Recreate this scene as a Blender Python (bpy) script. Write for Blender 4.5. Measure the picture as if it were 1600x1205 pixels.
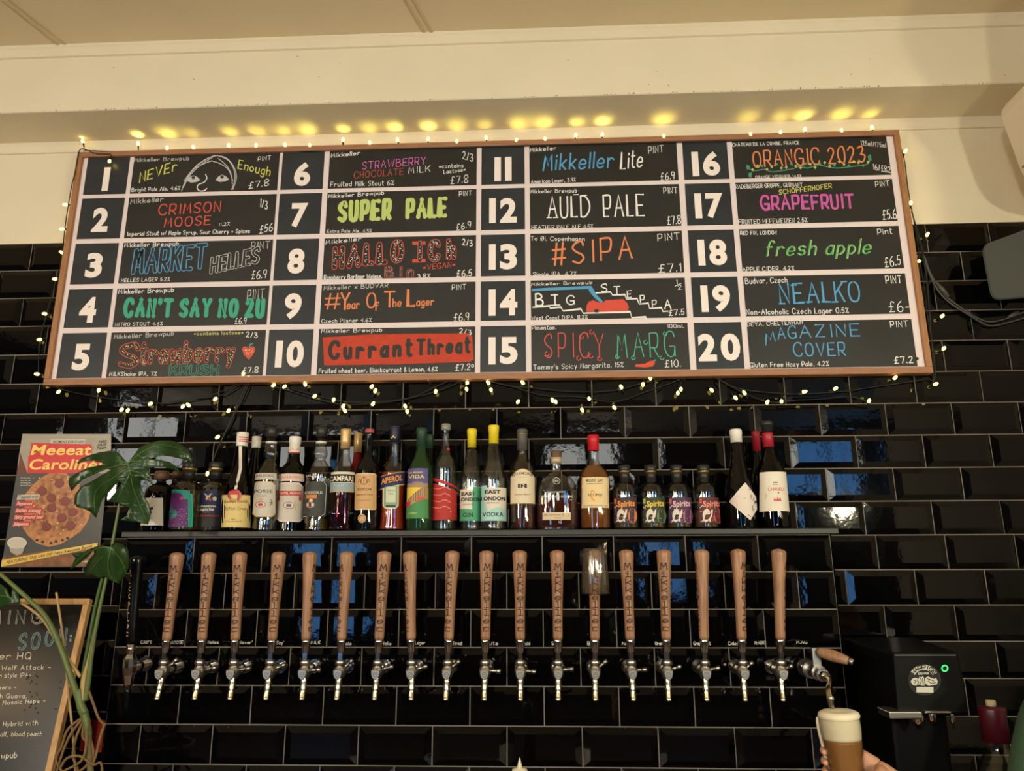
import bpy, bmesh, math, random
from mathutils import Vector, Matrix
from mathutils.geometry import tessellate_polygon
random.seed(7)
PI = math.pi
sc = bpy.context.scene
COL = sc.collection
for o in list(bpy.data.objects):
    bpy.data.objects.remove(o)

# ------------------------------------------------------------------ camera
FPX = 1156.0
CAM = Vector((0.0, -2.3138, 1.6))
PITCH, YAW, ROLL = 0.2377, 0.0430, -0.0033
_cp, _sp, _cy, _sy = math.cos(PITCH), math.sin(PITCH), math.cos(YAW), math.sin(YAW)
_f = Vector((-_sy*_cp, _cy*_cp, _sp))
_r0 = Vector((_cy, _sy, 0)); _u0 = _r0.cross(_f)
_r = math.cos(ROLL)*_r0 + math.sin(ROLL)*_u0
_u = -math.sin(ROLL)*_r0 + math.cos(ROLL)*_u0
cam_d = bpy.data.cameras.new('camera')
cam_d.sensor_width = 36.0
cam_d.lens = FPX/1600*36.0
cam_d.clip_start = 0.02
cam = bpy.data.objects.new('camera', cam_d)
COL.objects.link(cam)
cam.matrix_world = Matrix(((_r.x, _u.x, -_f.x, CAM.x), (_r.y, _u.y, -_f.y, CAM.y), (_r.z, _u.z, -_f.z, CAM.z), (0, 0, 0, 1)))
sc.camera = cam

# ------------------------------------------------------------------ world, lamps, exposure
w = bpy.data.worlds.new('world'); sc.world = w; w.use_nodes = True
w.node_tree.nodes['Background'].inputs[0].default_value = (0.9, 0.8, 0.65, 1)
w.node_tree.nodes['Background'].inputs[1].default_value = 0.02
sc.view_settings.view_transform = 'Standard'
sc.view_settings.look = 'None'
sc.view_settings.exposure = 0.0
sc.view_settings.gamma = 1.0
sc.view_settings.use_curve_mapping = False
sc.cycles.use_denoising = True
sc.cycles.max_bounces = 10
sc.cycles.transmission_bounces = 8
sc.cycles.transparent_max_bounces = 24
sc.cycles.sample_clamp_indirect = 4.0
sc.cycles.caustics_refractive = False
sc.cycles.caustics_reflective = False

def lamp(name, loc, power, col, rad=0.07):
    l = bpy.data.lights.new(name, 'POINT'); l.energy = power; l.color = col; l.shadow_soft_size = rad
    o = bpy.data.objects.new(name, l); o.location = loc; COL.objects.link(o); return o
# pendant lamps hanging over the bar on the guests' side, behind and beside the camera
lamp('pendant_bulb', (1.95, -2.65, 1.95), 73, (1.0, 0.93, 0.60), 0.05)
lamp('pendant_bulb', (1.35, -2.75, 1.95), 73, (1.0, 0.93, 0.62), 0.05)
lamp('pendant_bulb', (-0.5, -3.3, 2.1), 112, (1.0, 0.92, 0.67), 0.07)
lamp('pendant_bulb', (-2.3, -2.9, 2.0), 93, (1.0, 0.83, 0.52), 0.06)

lamp('table_lamp_bulb', (2.74, -2.6, 1.275), 7, (1.0, 0.72, 0.40), 0.035)
lamp('table_lamp_bulb', (-2.96, -2.25, 2.144), 15, (1.0, 0.66, 0.36), 0.06)
lamp('table_lamp_bulb', (2.68, -2.55, 1.93), 5, (1.0, 0.72, 0.36), 0.035)
lamp('table_lamp_bulb', (0.55, -5.0, 1.72), 10, (1.0, 0.72, 0.40), 0.05)

# ------------------------------------------------------------------ pixel -> point on a plane that stands in the room
def ray(px, py):
    return _f + _r*((px-800)/FPX) - _u*((py-602.5)/FPX)
def at(px, py, y):
    d = ray(px, py); return CAM + d*((y-CAM.y)/d.y)
def atpl(px, py, P, n):
    d = ray(px, py); return CAM + d*((P-CAM).dot(n)/d.dot(n))

# ------------------------------------------------------------------ materials
def lin(c):
    return tuple(((v/255)/12.92 if v/255 <= .04045 else ((v/255+.055)/1.055)**2.4) for v in c)
MATS = {}
def mat(name, rgb, rough=.5, metal=0, trans=0, ior=1.45, emit=0, spec=.5, coat=0, noise=0, nscale=30, bump=0, bscale=60, stretch=None, rgb2=None):
    if name in MATS: return MATS[name]
    m = bpy.data.materials.new(name); m.use_nodes = True
    nt = m.node_tree; b = nt.nodes['Principled BSDF']; c = lin(rgb)
    b.inputs['Base Color'].default_value = (*c, 1)
    b.inputs['Roughness'].default_value = rough
    b.inputs['Metallic'].default_value = metal
    b.inputs['Transmission Weight'].default_value = trans
    b.inputs['IOR'].default_value = ior
    b.inputs['Specular IOR Level'].default_value = spec
    b.inputs['Coat Weight'].default_value = coat
    if emit:
        b.inputs['Emission Color'].default_value = (*c, 1); b.inputs['Emission Strength'].default_value = emit
    if noise or bump:
        tc = nt.nodes.new('ShaderNodeTexCoord'); mp = nt.nodes.new('ShaderNodeMapping')
        nt.links.new(tc.outputs['Object'], mp.inputs[0])
        if stretch: mp.inputs['Scale'].default_value = stretch
    if noise:
        n = nt.nodes.new('ShaderNodeTexNoise'); n.inputs['Scale'].default_value = nscale; n.inputs['Detail'].default_value = 5
        nt.links.new(mp.outputs[0], n.inputs['Vector'])
        r = nt.nodes.new('ShaderNodeValToRGB')
        c2 = lin(rgb2) if rgb2 else tuple(v*(1-noise) for v in c)
        r.color_ramp.elements[0].position = .32; r.color_ramp.elements[1].position = .68
        r.color_ramp.elements[0].color = (*c2, 1); r.color_ramp.elements[1].color = (*c, 1)
        nt.links.new(n.outputs[0], r.inputs[0]); nt.links.new(r.outputs[0], b.inputs['Base Color'])
    if bump:
        n = nt.nodes.new('ShaderNodeTexNoise'); n.inputs['Scale'].default_value = bscale; n.inputs['Detail'].default_value = 2
        nt.links.new(mp.outputs[0], n.inputs['Vector'])
        bp = nt.nodes.new('ShaderNodeBump'); bp.inputs['Strength'].default_value = bump; bp.inputs['Distance'].default_value = .002
        nt.links.new(n.outputs[0], bp.inputs['Height']); nt.links.new(bp.outputs[0], b.inputs['Normal'])
    MATS[name] = m
    return m
def thin(name, rgb, rough=.02, body=0, edge=.45, f0=.045):
    """glass (body = 0) or a liquid (body = share of coloured scattering); lets light through untinted by dispersion"""
    if name in MATS: return MATS[name]
    m = bpy.data.materials.new(name); m.use_nodes = True; nt = m.node_tree; N = nt.nodes; L = nt.links; c = lin(rgb)
    N.remove(N['Principled BSDF']); out = N['Material Output']
    lw = N.new('ShaderNodeLayerWeight'); lw.inputs['Blend'].default_value = .35
    rp = N.new('ShaderNodeValToRGB'); rp.color_ramp.elements[0].position = .25; rp.color_ramp.elements[0].color = (*c, 1); rp.color_ramp.elements[1].color = (*[v*edge for v in c], 1)
    tr = N.new('ShaderNodeBsdfTransparent'); gl = N.new('ShaderNodeBsdfGlossy'); gl.inputs['Roughness'].default_value = rough
    l2 = N.new('ShaderNodeLayerWeight'); l2.inputs['Blend'].default_value = .5
    p5 = N.new('ShaderNodeMath'); p5.operation = 'POWER'; p5.inputs[1].default_value = 4.0; L.new(l2.outputs['Facing'], p5.inputs[0])
    fr = N.new('ShaderNodeMath'); fr.operation = 'MULTIPLY_ADD'; fr.inputs[1].default_value = .85; fr.inputs[2].default_value = f0; L.new(p5.outputs[0], fr.inputs[0])
    L.new(lw.outputs['Facing'], rp.inputs[0]); L.new(rp.outputs[0], tr.inputs['Color']); src = tr.outputs[0]
    if body:
        df = N.new('ShaderNodeBsdfDiffuse'); df.inputs['Color'].default_value = (*c, 1); tl = N.new('ShaderNodeBsdfTranslucent'); tl.inputs['Color'].default_value = (*c, 1)
        m1 = N.new('ShaderNodeMixShader'); L.new(df.outputs[0], m1.inputs[1]); L.new(tl.outputs[0], m1.inputs[2])
        m2 = N.new('ShaderNodeMixShader'); m2.inputs[0].default_value = body; L.new(src, m2.inputs[1]); L.new(m1.outputs[0], m2.inputs[2]); src = m2.outputs[0]
    mx = N.new('ShaderNodeMixShader'); L.new(fr.outputs[0], mx.inputs[0]); L.new(src, mx.inputs[1]); L.new(gl.outputs[0], mx.inputs[2]); L.new(mx.outputs[0], out.inputs['Surface'])
    MATS[name] = m; return m
def flat(rgb, rough=.6):
    return mat('ink_%02x%02x%02x' % tuple(rgb), rgb, rough)

# ------------------------------------------------------------------ mesh builder
class MB:
    def __init__(s):
        s.v = []; s.f = []; s.mi = []; s.sm = []; s.mats = []; s.M = None
    def mid(s, m):
        if m not in s.mats: s.mats.append(m)
        return s.mats.index(m)
    def add(s, vs, fs, m, smooth=False):
        b = len(s.v); k = s.mid(m)
        if s.M is not None: vs = [s.M @ Vector(v) for v in vs]
        s.v.extend([tuple(v) for v in vs])
        for f in fs:
            s.f.append(tuple(b+i for i in f)); s.mi.append(k); s.sm.append(smooth)
    def box(s, a, b, m):
        (x0, y0, z0), (x1, y1, z1) = a, b
        s.add([(x0,y0,z0),(x1,y0,z0),(x1,y1,z0),(x0,y1,z0),(x0,y0,z1),(x1,y0,z1),(x1,y1,z1),(x0,y1,z1)],
              [(0,3,2,1),(4,5,6,7),(0,1,5,4),(1,2,6,5),(2,3,7,6),(3,0,4,7)], m)
    def lathe(s, prof, m, segs=28, sx=1, sy=1, smooth=True, c=(0,0,0), sq=0, flute=0):
        vs = []; fs = []; n = segs
        for r, z in prof:
            for i in range(n):
                a = 2*PI*i/n
                k = 1.0
                if sq: k = 1/((abs(math.cos(a))**sq+abs(math.sin(a))**sq)**(1/sq))
                if flute: k *= 1+.022*math.cos(flute*a)*(1 if r > .01 else 0)
                vs.append((c[0]+r*sx*k*math.cos(a), c[1]+r*sy*k*math.sin(a), c[2]+z))
        for j in range(len(prof)-1):
            for i in range(n):
                fs.append((j*n+i, j*n+(i+1)%n, (j+1)*n+(i+1)%n, (j+1)*n+i))
        if prof[0][0] > 1e-5: fs.append(tuple(reversed(range(n))))
        if prof[-1][0] > 1e-5: fs.append(tuple((len(prof)-1)*n+i for i in range(n)))
        s.add(vs, fs, m, smooth)
    def tube(s, pts, rad, m, segs=10, smooth=True, flatten=1.0):
        pts = [Vector(p) for p in pts]; n = len(pts)
        rads = list(rad) if isinstance(rad, (list, tuple)) else [rad]*n
        if len(rads) != n:
            q = len(rads)-1; rads = [rads[int(i*q/(n-1))]+(rads[min(int(i*q/(n-1))+1, q)]-rads[int(i*q/(n-1))])*(i*q/(n-1) % 1) for i in range(n)]
        vs = []; fs = []; nrm = None
        for i, p in enumerate(pts):
            t = (pts[min(i+1, n-1)]-pts[max(i-1, 0)]).normalized()
            if nrm is None:
                nrm = t.cross(Vector((0, 0, 1)))
                if nrm.length < .1: nrm = t.cross(Vector((1, 0, 0)))
            nrm = (nrm - t*nrm.dot(t)).normalized(); bn = t.cross(nrm)
            for k in range(segs):
                a = 2*PI*k/segs
                vs.append(p + nrm*math.cos(a)*rads[i] + bn*math.sin(a)*rads[i]*flatten)
        for j in range(n-1):
            for k in range(segs):
                fs.append((j*segs+k, j*segs+(k+1)%segs, (j+1)*segs+(k+1)%segs, (j+1)*segs+k))
        fs.append(tuple(reversed(range(segs)))); fs.append(tuple((n-1)*segs+k for k in range(segs)))
        s.add(vs, fs, m, smooth)
    def build(s, name, parent=None, bevel=0, solid=0, loc=None):
        me = bpy.data.meshes.new(name)
        me.from_pydata(s.v, [], s.f)
        for m in s.mats: me.materials.append(m)
        me.polygons.foreach_set('material_index', s.mi)
        me.polygons.foreach_set('use_smooth', s.sm)
        me.validate(); me.update()
        o = bpy.data.objects.new(name, me); COL.objects.link(o)
        if parent is not None:
            o.parent = parent
        if loc is not None: o.location = loc
        if bevel:
            b = o.modifiers.new('bevel', 'BEVEL'); b.width = bevel; b.segments = 2; b.limit_method = 'ANGLE'
        if solid:
            b = o.modifiers.new('solid', 'SOLIDIFY'); b.thickness = solid; b.offset = 0
        return o

def thing(name, label, cat, loc=(0, 0, 0), group=None, rz=0):
    o = bpy.data.objects.new(name, None); COL.objects.link(o)
    o.empty_display_size = .02
    o.location = loc; o.rotation_euler = (0, 0, rz)
    tag(o, label, cat, group); return o
def tag(o, label, cat, group=None):
    o['label'] = label; o['category'] = cat
    if group: o['group'] = group
    return o
def struct(o):
    o['kind'] = 'structure'; return o
def copy_tree(o, parent=None):
    c = o.copy(); COL.objects.link(c); c.parent = parent
    for ch in o.children: copy_tree(ch, c)
    return c
def smooth_path(pts, k=6):
    pts = [Vector(p) for p in pts]; out = []
    for i in range(len(pts)-1):
        p0 = pts[max(i-1, 0)]; p1 = pts[i]; p2 = pts[i+1]; p3 = pts[min(i+2, len(pts)-1)]
        for j in range(k):
            t = j/k
            out.append(.5*((2*p1)+(p2-p0)*t+(2*p0-5*p1+4*p2-p3)*t*t+(3*p1-p0-3*p2+p3)*t*t*t))
    out.append(pts[-1]); return out

# ------------------------------------------------------------------ hand lettering: single-stroke glyphs, x digit + y letter (d = baseline, n = cap height)
G = {
'A':'0d3n6d|1h5h','B':'0d0n|~0n3n5l4j0i|~0i4i6g5d0d','C':'~6l5n2n0k0g2d5d6f','D':'0d0n|~0n3n6k6g3d0d','E':'5n0n0d5d|0i4i','F':'5n0n0d|0i4i',
'G':'~6l5n2n0k0g2d5d6g|3h6h6d','H':'0d0n|5d5n|0i5i','I':'1d1n','J':'~4n4f2d0f','K':'0d0n|5n0h|2j5d','L':'0n0d4d','M':'0d1n3g5n6d','N':'0d0n5d5n',
'O':'~3n1m0i1e3d5e6i5m3n','P':'0d0n|~0n4n5l4h0h','Q':'~3n1m0i1e3d5e6i5m3n|4f6c','R':'0d0n|~0n4n5l4h0h|2h5d','S':'~5l4n1m0k2i4h5f3d0e','T':'0n6n|3n3d',
'U':'~0n0g1d4d5g5n','V':'0n3d6n','W':'0n2d4k6d8n','X':'0n5d|5n0d','Y':'0n3i6n|3i3d','Z':'0n5n0d5d',
'a':'~4i2j0h0e2d4f|4j4d','b':'0n0d|~0h2j4i4f2d0e','c':'~4i2j0h0f2d4e','d':'4n4d|~4h2j0i0f2d4e','e':'~0g4g4i2j0h0e2d4e','f':'~4m3n1m1d|0j3j',
'g':'~4j4c3a1a0b|~4i2j0h0f2d4f','h':'0n0d|~0h2j4i4d','i':'0j0d|0l0m','j':'~2j2c1a0a|2l2m','k':'0n0d|4j0f|1g4d','l':'0n0d','m':'0j0d|~0i2j3i3d|~3i5j6i6d',
'n':'0j0d|~0h2j4i4d','o':'~2j0h0f2d4f4h2j','p':'0j0a|~0i2j4h4f2d0e','q':'4j4a|~4i2j0h0f2d4f','r':'0j0d|~0h2j4i','s':'~4i2j0i1g3g4e2d0e','t':'~1n1f2d3d|0k3k',
'u':'~0j0f1d3d4f|4j4d','v':'0j2d4j','w':'0j1d3i5d6j','x':'0j4d|4j0d','y':'0j2d|4j1a','z':'0j4j0d4d',
'0':'~2n0k0g2d4d5g5k4n2n','1':'0l1n1d','2':'~0l2n4m4j0d|0d5d','3':'~0m3n4l2i|~2i5h4e2d0e','4':'4d4n0g5g','5':'4n1n0i|~0i3j4h4f2d0e','6':'~4n1k0g1d4d5g3i0g',
'7':'0n5n2d','8':'~2i0k1n4n5k2i0f1d4d5f2i','9':'~4j2h0j0m2n4m4j|4j3d','\u00a3':'~5m3n2l2g1d|0i4i|0d5d','%':'0d5n|~1n0m1l2m1n|~4f3e4d5e4f','#':'1d2n|4d5n|0g6g|0k6k',
'/':'0d3n','.':'0d0e','\u00b7':'0g0h',',':'1e0c',"'":'0n0l','+':'2f2j|0h4h','*':'2f2j|0g4i|0i4g','-':'0h3h','~':'~0h1i3g4h',':':'0e0f|0i0j','&':'~5d1k2n3l0g1d3d5g','!':'0n0g|0d0e',
'(':'~2n0k0g2c',')':'~0n2k2g0c','\u00d8':'~3n1m0i1e3d5e6i5m3n|0d6n','\u00d6':'~3n1m0i1e3d5e6i5m3n|2o2p|4o4p','\u00c2':'0d3n6d|1h5h|2o3p4o','\u00e9':'~0g4g4i2j0h0e2d4e|2l3m'}
_gc = {}
def glyph(ch):
    if ch in _gc: return _gc[ch]
    st = []
    for part in G[ch].split('|'):
        sm = part[0] == '~'
        if sm: part = part[1:]
        pts = [((ord(part[i])-48)/10, (ord(part[i+1])-100)/10) for i in range(0, len(part), 2)]
        if sm: pts = [(p.x, p.y) for p in smooth_path([(a, b, 0) for a, b in pts], 4)]
        st.append(pts)
    wd = max(p[0] for s_ in st for p in s_)
    _gc[ch] = (st, wd); return _gc[ch]
_fc = {}
def font_mesh(s, bold):
    key = (s, bold)
    if key in _fc: return _fc[key]
    cu = bpy.data.curves.new('t', 'FONT'); cu.body = s; cu.size = 1; cu.offset = bold; cu.resolution_u = 4; cu.fill_mode = 'FRONT'
    if bold: cu.space_character = 1+bold*1.5
    o = bpy.data.objects.new('t', cu); COL.objects.link(o)
    dg = bpy.context.evaluated_depsgraph_get()
    me = bpy.data.meshes.new_from_object(o.evaluated_get(dg))
    vs = [(v.co.x, v.co.y) for v in me.vertices]; fs = [tuple(p.vertices) for p in me.polygons]
    bpy.data.objects.remove(o); bpy.data.curves.remove(cu); bpy.data.meshes.remove(me)
    x0 = min(v[0] for v in vs); x1 = max(v[0] for v in vs); y0 = 0 if any(c in s for c in 'gpqyj,') else min(v[1] for v in vs); y1 = max(v[1] for v in vs)
    vs = [((x-x0)/(x1-x0), (y-y0)/(y1-y0)) for x, y in vs]
    _fc[key] = (vs, fs, (x1-x0)/(y1-y0)); return _fc[key]

class Draw:
    """flat inks laid on a surface of a thing; fn maps 2-D sheet coordinates (+ ink layer) to a point on that surface"""
    def __init__(s, mb, fn, lean=None):
        s.mb = mb; s.fn = fn; s.o = (0, 0, 1); s.lean = lean; s.dl = .0003; s.k = 0; s.split = None; s.seg = None
    def T(s, p): return (s.o[0]+p[0]/s.o[2], s.o[1]+p[1]/s.o[2])
    def up(s, x, y):
        if not s.lean: return (0, -1)
        vx, vy = s.lean; return ((vx-x)/(y-vy), -1)
    def raw(s, pts, fs, m, l):
        s.k = (s.k+1) % 40; d = l*s.dl+s.k*5e-6      # every stroke lies a hair above the one before
        s.mb.add([s.fn(x, y, d) for x, y in pts], fs, m)
    def poly(s, pts, m, l=1):
        pts = [s.T(p) for p in pts]; s.raw(pts, [tuple(range(len(pts)))], m, l)
    def area(s, x0, x1, top, bot, m, l=1, n=14, nv=1):
        if nv > 1:
            f = lambda q, x: q(x) if callable(q) else q
            for j in range(nv): s.area(x0, x1, lambda x: f(top, x)+(f(bot, x)-f(top, x))*j/nv, lambda x: f(top, x)+(f(bot, x)-f(top, x))*(j+1)/nv, m, l, n)
            return
        pts = []
        for i in range(n+1):
            x = x0+(x1-x0)*i/n
            pts += [s.T((x, top(x) if callable(top) else top)), s.T((x, bot(x) if callable(bot) else bot))]
        s.raw(pts, [(2*i, 2*i+1, 2*i+3, 2*i+2) for i in range(n)], m, l)
    def disc(s, x, y, rx, ry, m, l=1, n=18):
        s.poly([(x+rx*math.cos(2*PI*i/n), y+ry*math.sin(2*PI*i/n)) for i in range(n)], m, l)
    def ring(s, x, y, rx, ry, w_, m, l=1, n=20, a0=0, a1=2*PI):
        s.line([(x+rx*math.cos(a0+(a1-a0)*i/n), y+ry*math.sin(a0+(a1-a0)*i/n)) for i in range(n+1)], w_, m, l)
    def line(s, pts, w_, m, l=1, smooth=False):
        if smooth: pts = [(p.x, p.y) for p in smooth_path([(a, b, 0) for a, b in pts], 5)]
        s._line([s.T(p) for p in pts], w_/s.o[2], m, l)
    def _line(s, pts, w_, m, l, cap=True):
        if s.seg:
            q = [pts[0]]
            for a, b in zip(pts, pts[1:]):
                k = max(1, int(math.hypot(b[0]-a[0], b[1]-a[1])/s.seg)); q += [(a[0]+(b[0]-a[0])*j/k, a[1]+(b[1]-a[1])*j/k) for j in range(1, k+1)]
            pts = q
        h = w_/2; n = len(pts); L = []; R = []
        for i in range(n):
            a = pts[max(i-1, 0)]; b = pts[min(i+1, n-1)]
            dx, dy = b[0]-a[0], b[1]-a[1]; d = math.hypot(dx, dy) or 1e-6
            dx /= d; dy /= d; k = 1.0
            if 0 < i < n-1:
                ex, ey = pts[i+1][0]-pts[i][0], pts[i+1][1]-pts[i][1]; e = math.hypot(ex, ey) or 1e-6
                cs = abs(ex/e*dx+ey/e*dy); k = min(1/max(cs, .5), 1.6)
            x, y = pts[i]
            if cap and i == 0: x -= dx*h*.7; y -= dy*h*.7
            if cap and i == n-1: x += dx*h*.7; y += dy*h*.7
            L.append((x-dy*h*k, y+dx*h*k)); R.append((x+dy*h*k, y-dx*h*k))
        s.raw(L+R, [(i, i+1, n+i+1, n+i) for i in range(n-1)], m, l)
    def fat(s, pts, w_, m, l):
        h = w_/2
        s._line(pts, w_, m, l, cap=False)
        n = 10
        for x, y in (pts[0], pts[-1]):
            s.raw([(x+h*math.cos(2*PI*i/n), y+h*math.sin(2*PI*i/n)) for i in range(n)], [tuple(range(n))], m, l)
        if len(pts) < 6:
            for x, y in pts[1:-1]:
                s.raw([(x+h*math.cos(2*PI*i/n), y+h*math.sin(2*PI*i/n)) for i in range(n)], [tuple(range(n))], m, l)
    def text(s, t, x0, y0, x1, y1, h, m, w_=.11, style='thin', inner=None, dot=None, l=1, jit=.02, gap=.28, shear=0):
        """hand lettering from (x0,y0) to (x1,y1) along the baseline, cap height h, pen width w_*h"""
        base = s.mb
        if s.split is not None: s.mb = MB(); s.split.append(s.mb)
        x0, y0 = s.T((x0, y0)); x1, y1 = s.T((x1, y1)); h /= s.o[2]
        adv = []; cx = 0
        for ch in t:
            if ch == ' ': adv.append(None); cx += .45; continue
            st, wd = glyph(ch); adv.append((cx, st)); cx += wd+gap
        W = cx-gap
        if W < .05: x0, y0 = (x0+x1)/2, (y0+y1)/2; W = 1e9
        ex, ey = (x1-x0)/W, (y1-y0)/W
        strokes = []
        for a in adv:
            if a is None: continue
            cx, st = a; jy = random.uniform(-jit, jit)
            for pl in st:
                q = []
                for gx, gy in pl:
                    u = cx+gx+gy*shear
                    bx, by = x0+ex*u, y0+ey*u
                    ux, uy = s.up(bx, by)
                    q.append((bx+ux*(gy+jy)*h, by+uy*(gy+jy)*h))
                strokes.append(q)
        wpx = w_*h
        for q in strokes:
            if style == 'thin': s._line(q, wpx, m, l)
            else: s.fat(q, wpx, m, l)
        if style in ('outline', 'dots'):
            for q in strokes: s.fat(q, wpx*(.62 if style == 'outline' else .72), inner, l+1)
        if style == 'dots':
            for q in strokes:
                for i in range(len(q)-1):
                    (ax, ay), (bx, by) = q[i], q[i+1]; d = math.hypot(bx-ax, by-ay); k = max(1, int(d/(wpx*.36)))
                    for j in range(k):
                        t_ = (j+.5)/k; r = wpx*.09; ox = random.uniform(-.24, .24)*wpx; oy = random.uniform(-.24, .24)*wpx
                        x, y = ax+(bx-ax)*t_+ox, ay+(by-ay)*t_+oy
                        s.raw([(x-r, y-r), (x+r, y-r*.6), (x+r*.8, y+r), (x-r*.7, y+r*.8)], [(0, 1, 2, 3)], dot, l+2)
        s.mb = base
    def ftext(s, t, x0, y0, x1, h, m, bold=0, y1=None, shear=0, l=1, mid=False):
        """type from x0 to x1 (None = natural width), baseline y0"""
        vs, fs, asp = font_mesh(t, bold)
        if x1 is None: x1 = x0+asp*h
        if mid: x0, x1 = x0-(x1-x0)/2, x0+(x1-x0)/2
        if y1 is None: y1 = y0
        x0, y0 = s.T((x0, y0)); x1, y1 = s.T((x1, y1)); h /= s.o[2]
        pts = []
        for u, v in vs:
            bx, by = x0+(x1-x0)*u+shear*v*h, y0+(y1-y0)*u
            ux, uy = s.up(bx, by); pts.append((bx+ux*v*h, by+uy*v*h))
        s.raw(pts, fs, m, l)
VPZ = (767, -4480)

# ------------------------------------------------------------------ room lists
FIXW = {}
FIXP = {}
BULB = 7.0
_z = lambda px, py: CAM + ray(px, py)*((3.325-1.6)/ray(px, py).z)
SEAMS = []
for _a, _b in (((10, 0), (100, 72)), ((640, 0), (672, 56))):
    _p, _q = _z(*_b), _z(*_a); _d = (_q-_p)
    SEAMS.append((_p.x, _p.y, _p.x+_d.x*4, _p.y+_d.y*4, .006))
WINDOWS = [(1, -5.2, 2.75, 1.4, .9, 's'), (0, -3.0, 2.85, 1.6, .7, 's'), (0, .5, 2.8, .9, .7, 's'), (0, -2.6, 1.6, .7, 1.5, 'b'), (0, 1.45, 1.7, .5, .9, 'b'), (2, -6.0, 2.7, 1.2, .9, 'b'), (0, 3.5, 2.8, .8, .7, 'b')]

# ================================================================== the room
TX, TZ = .2025, .10091
OX, OZ = -1.66676, 2.1876
PAN_Y, PAN_X0, PAN_X1, PAN_Z1 = -.1518, -1.2232, .8015, 1.6815
TOPZ = OZ+5*TZ
plaster = mat('cream_plaster', (232, 220, 196), .75, noise=.05, nscale=4, bump=.25, bscale=90)
dkpaint = mat('dark_paint', (40, 35, 32), .6)
plaster2 = mat('ceiling_paint', (226, 210, 180), .8, noise=.05, nscale=3, bump=.12, bscale=50)
grout = mat('grey_grout', (118, 110, 102), .7)
tileM = mat('black_glazed_tile', (5, 5, 6), .045, spec=.38, bump=.10, bscale=42)
wood_floor = mat('floor_boards', (92, 66, 44), .5, noise=.4, nscale=6, stretch=(1, 12, 1))

def tile_field(mb, x0, x1, ztop, zbot, yface, zlines, xoff, rows, tilt=.0045, seed=1, fix={}):
    """bevelled metro tiles; zlines(r) = z of the joint above row r, xoff(r) = x of one upright joint of row r"""
    rnd = random.Random(seed); g = .0016; bv = .0185
    for r in rows:
        za, zb = min(zlines(r), ztop), max(zlines(r+1), zbot)
        if za-zb < .012: continue
        xo = xoff(r); k0 = math.floor((x0-xo)/TX)
        k = k0
        while xo+k*TX < x1:
            xa, xb = max(xo+k*TX, x0), min(xo+(k+1)*TX, x1)
            tx, tz = rnd.gauss(0, tilt), rnd.gauss(0, tilt)
            if (r, k) in fix: tx, tz = fix[(r, k)]
            k += 1
            if xb-xa < .01: continue
            a, b, c, d = xa+g, xb-g, zb+g, za-g
            bx = min(bv, (b-a)*.35); bz = min(bv*.93, (d-c)*.3)
            A, B, Cz, D = a+bx, b-bx, c+bz, d-bz
            mx, mz = (a+b)/2, (c+d)/2
            def P(x, z, h): return (x, yface-h-(x-mx)*tx-(z-mz)*tz, z)
            vs = [P(a,c,.0015),P(b,c,.0015),P(b,d,.0015),P(a,d,.0015),P(A,Cz,.0094),P(B,Cz,.0094),P(B,D,.0094),P(A,D,.0094),
                  (a,yface,c),(b,yface,c),(b,yface,d),(a,yface,d)]
            mb.add(vs, [(4,5,6,7),(0,1,5,4),(1,2,6,5),(2,3,7,6),(3,0,4,7),(8,9,1,0),(9,10,2,1),(10,11,3,2),(11,8,0,3)], tileM)

LOWX = -.075
mb = MB()
mb.box((-2.6, .0, 0.0), (1.62, .12, 3.34), plaster)
mb.box((-2.6, -.0006, .5), (1.62, .004, TOPZ+.001), grout)
tile_field(mb, -2.6, 1.62, TOPZ, .5, -.0006, lambda r: OZ-r*TZ, lambda r: OX+(.5*TX if r % 2 else 0)+(LOWX if r >= 5 else 0), range(-5, 17), seed=3, fix=FIXW)
struct(mb.build('wall_back'))
# boxed-out tap wall with its own tiling
mb = MB()
mb.box((PAN_X0, PAN_Y, .5), (PAN_X1, -.0007, PAN_Z1), grout)
tile_field(mb, PAN_X0, PAN_X1, PAN_Z1, .5, PAN_Y, lambda r: 1.6798-r*TZ, lambda r: -.6157+(.5*TX if r % 2 else 0), range(-1, 12), seed=11, fix=FIXP)
for xs, sg in ((PAN_X0, -1), (PAN_X1, 1)):
    mb.add([(xs, PAN_Y+.002, .5), (xs+sg*.004, PAN_Y+.002, .5), (xs+sg*.004, -.001, .5), (xs, -.001, .5),
            (xs, PAN_Y+.002, PAN_Z1), (xs+sg*.004, PAN_Y+.002, PAN_Z1), (xs+sg*.004, -.001, PAN_Z1), (xs, -.001, PAN_Z1)],
           [(0,1,2,3),(4,5,6,7),(0,1,5,4),(1,2,6,5),(2,3,7,6),(3,0,4,7)], tileM)
wall_center = struct(mb.build('wall_center'))
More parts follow.
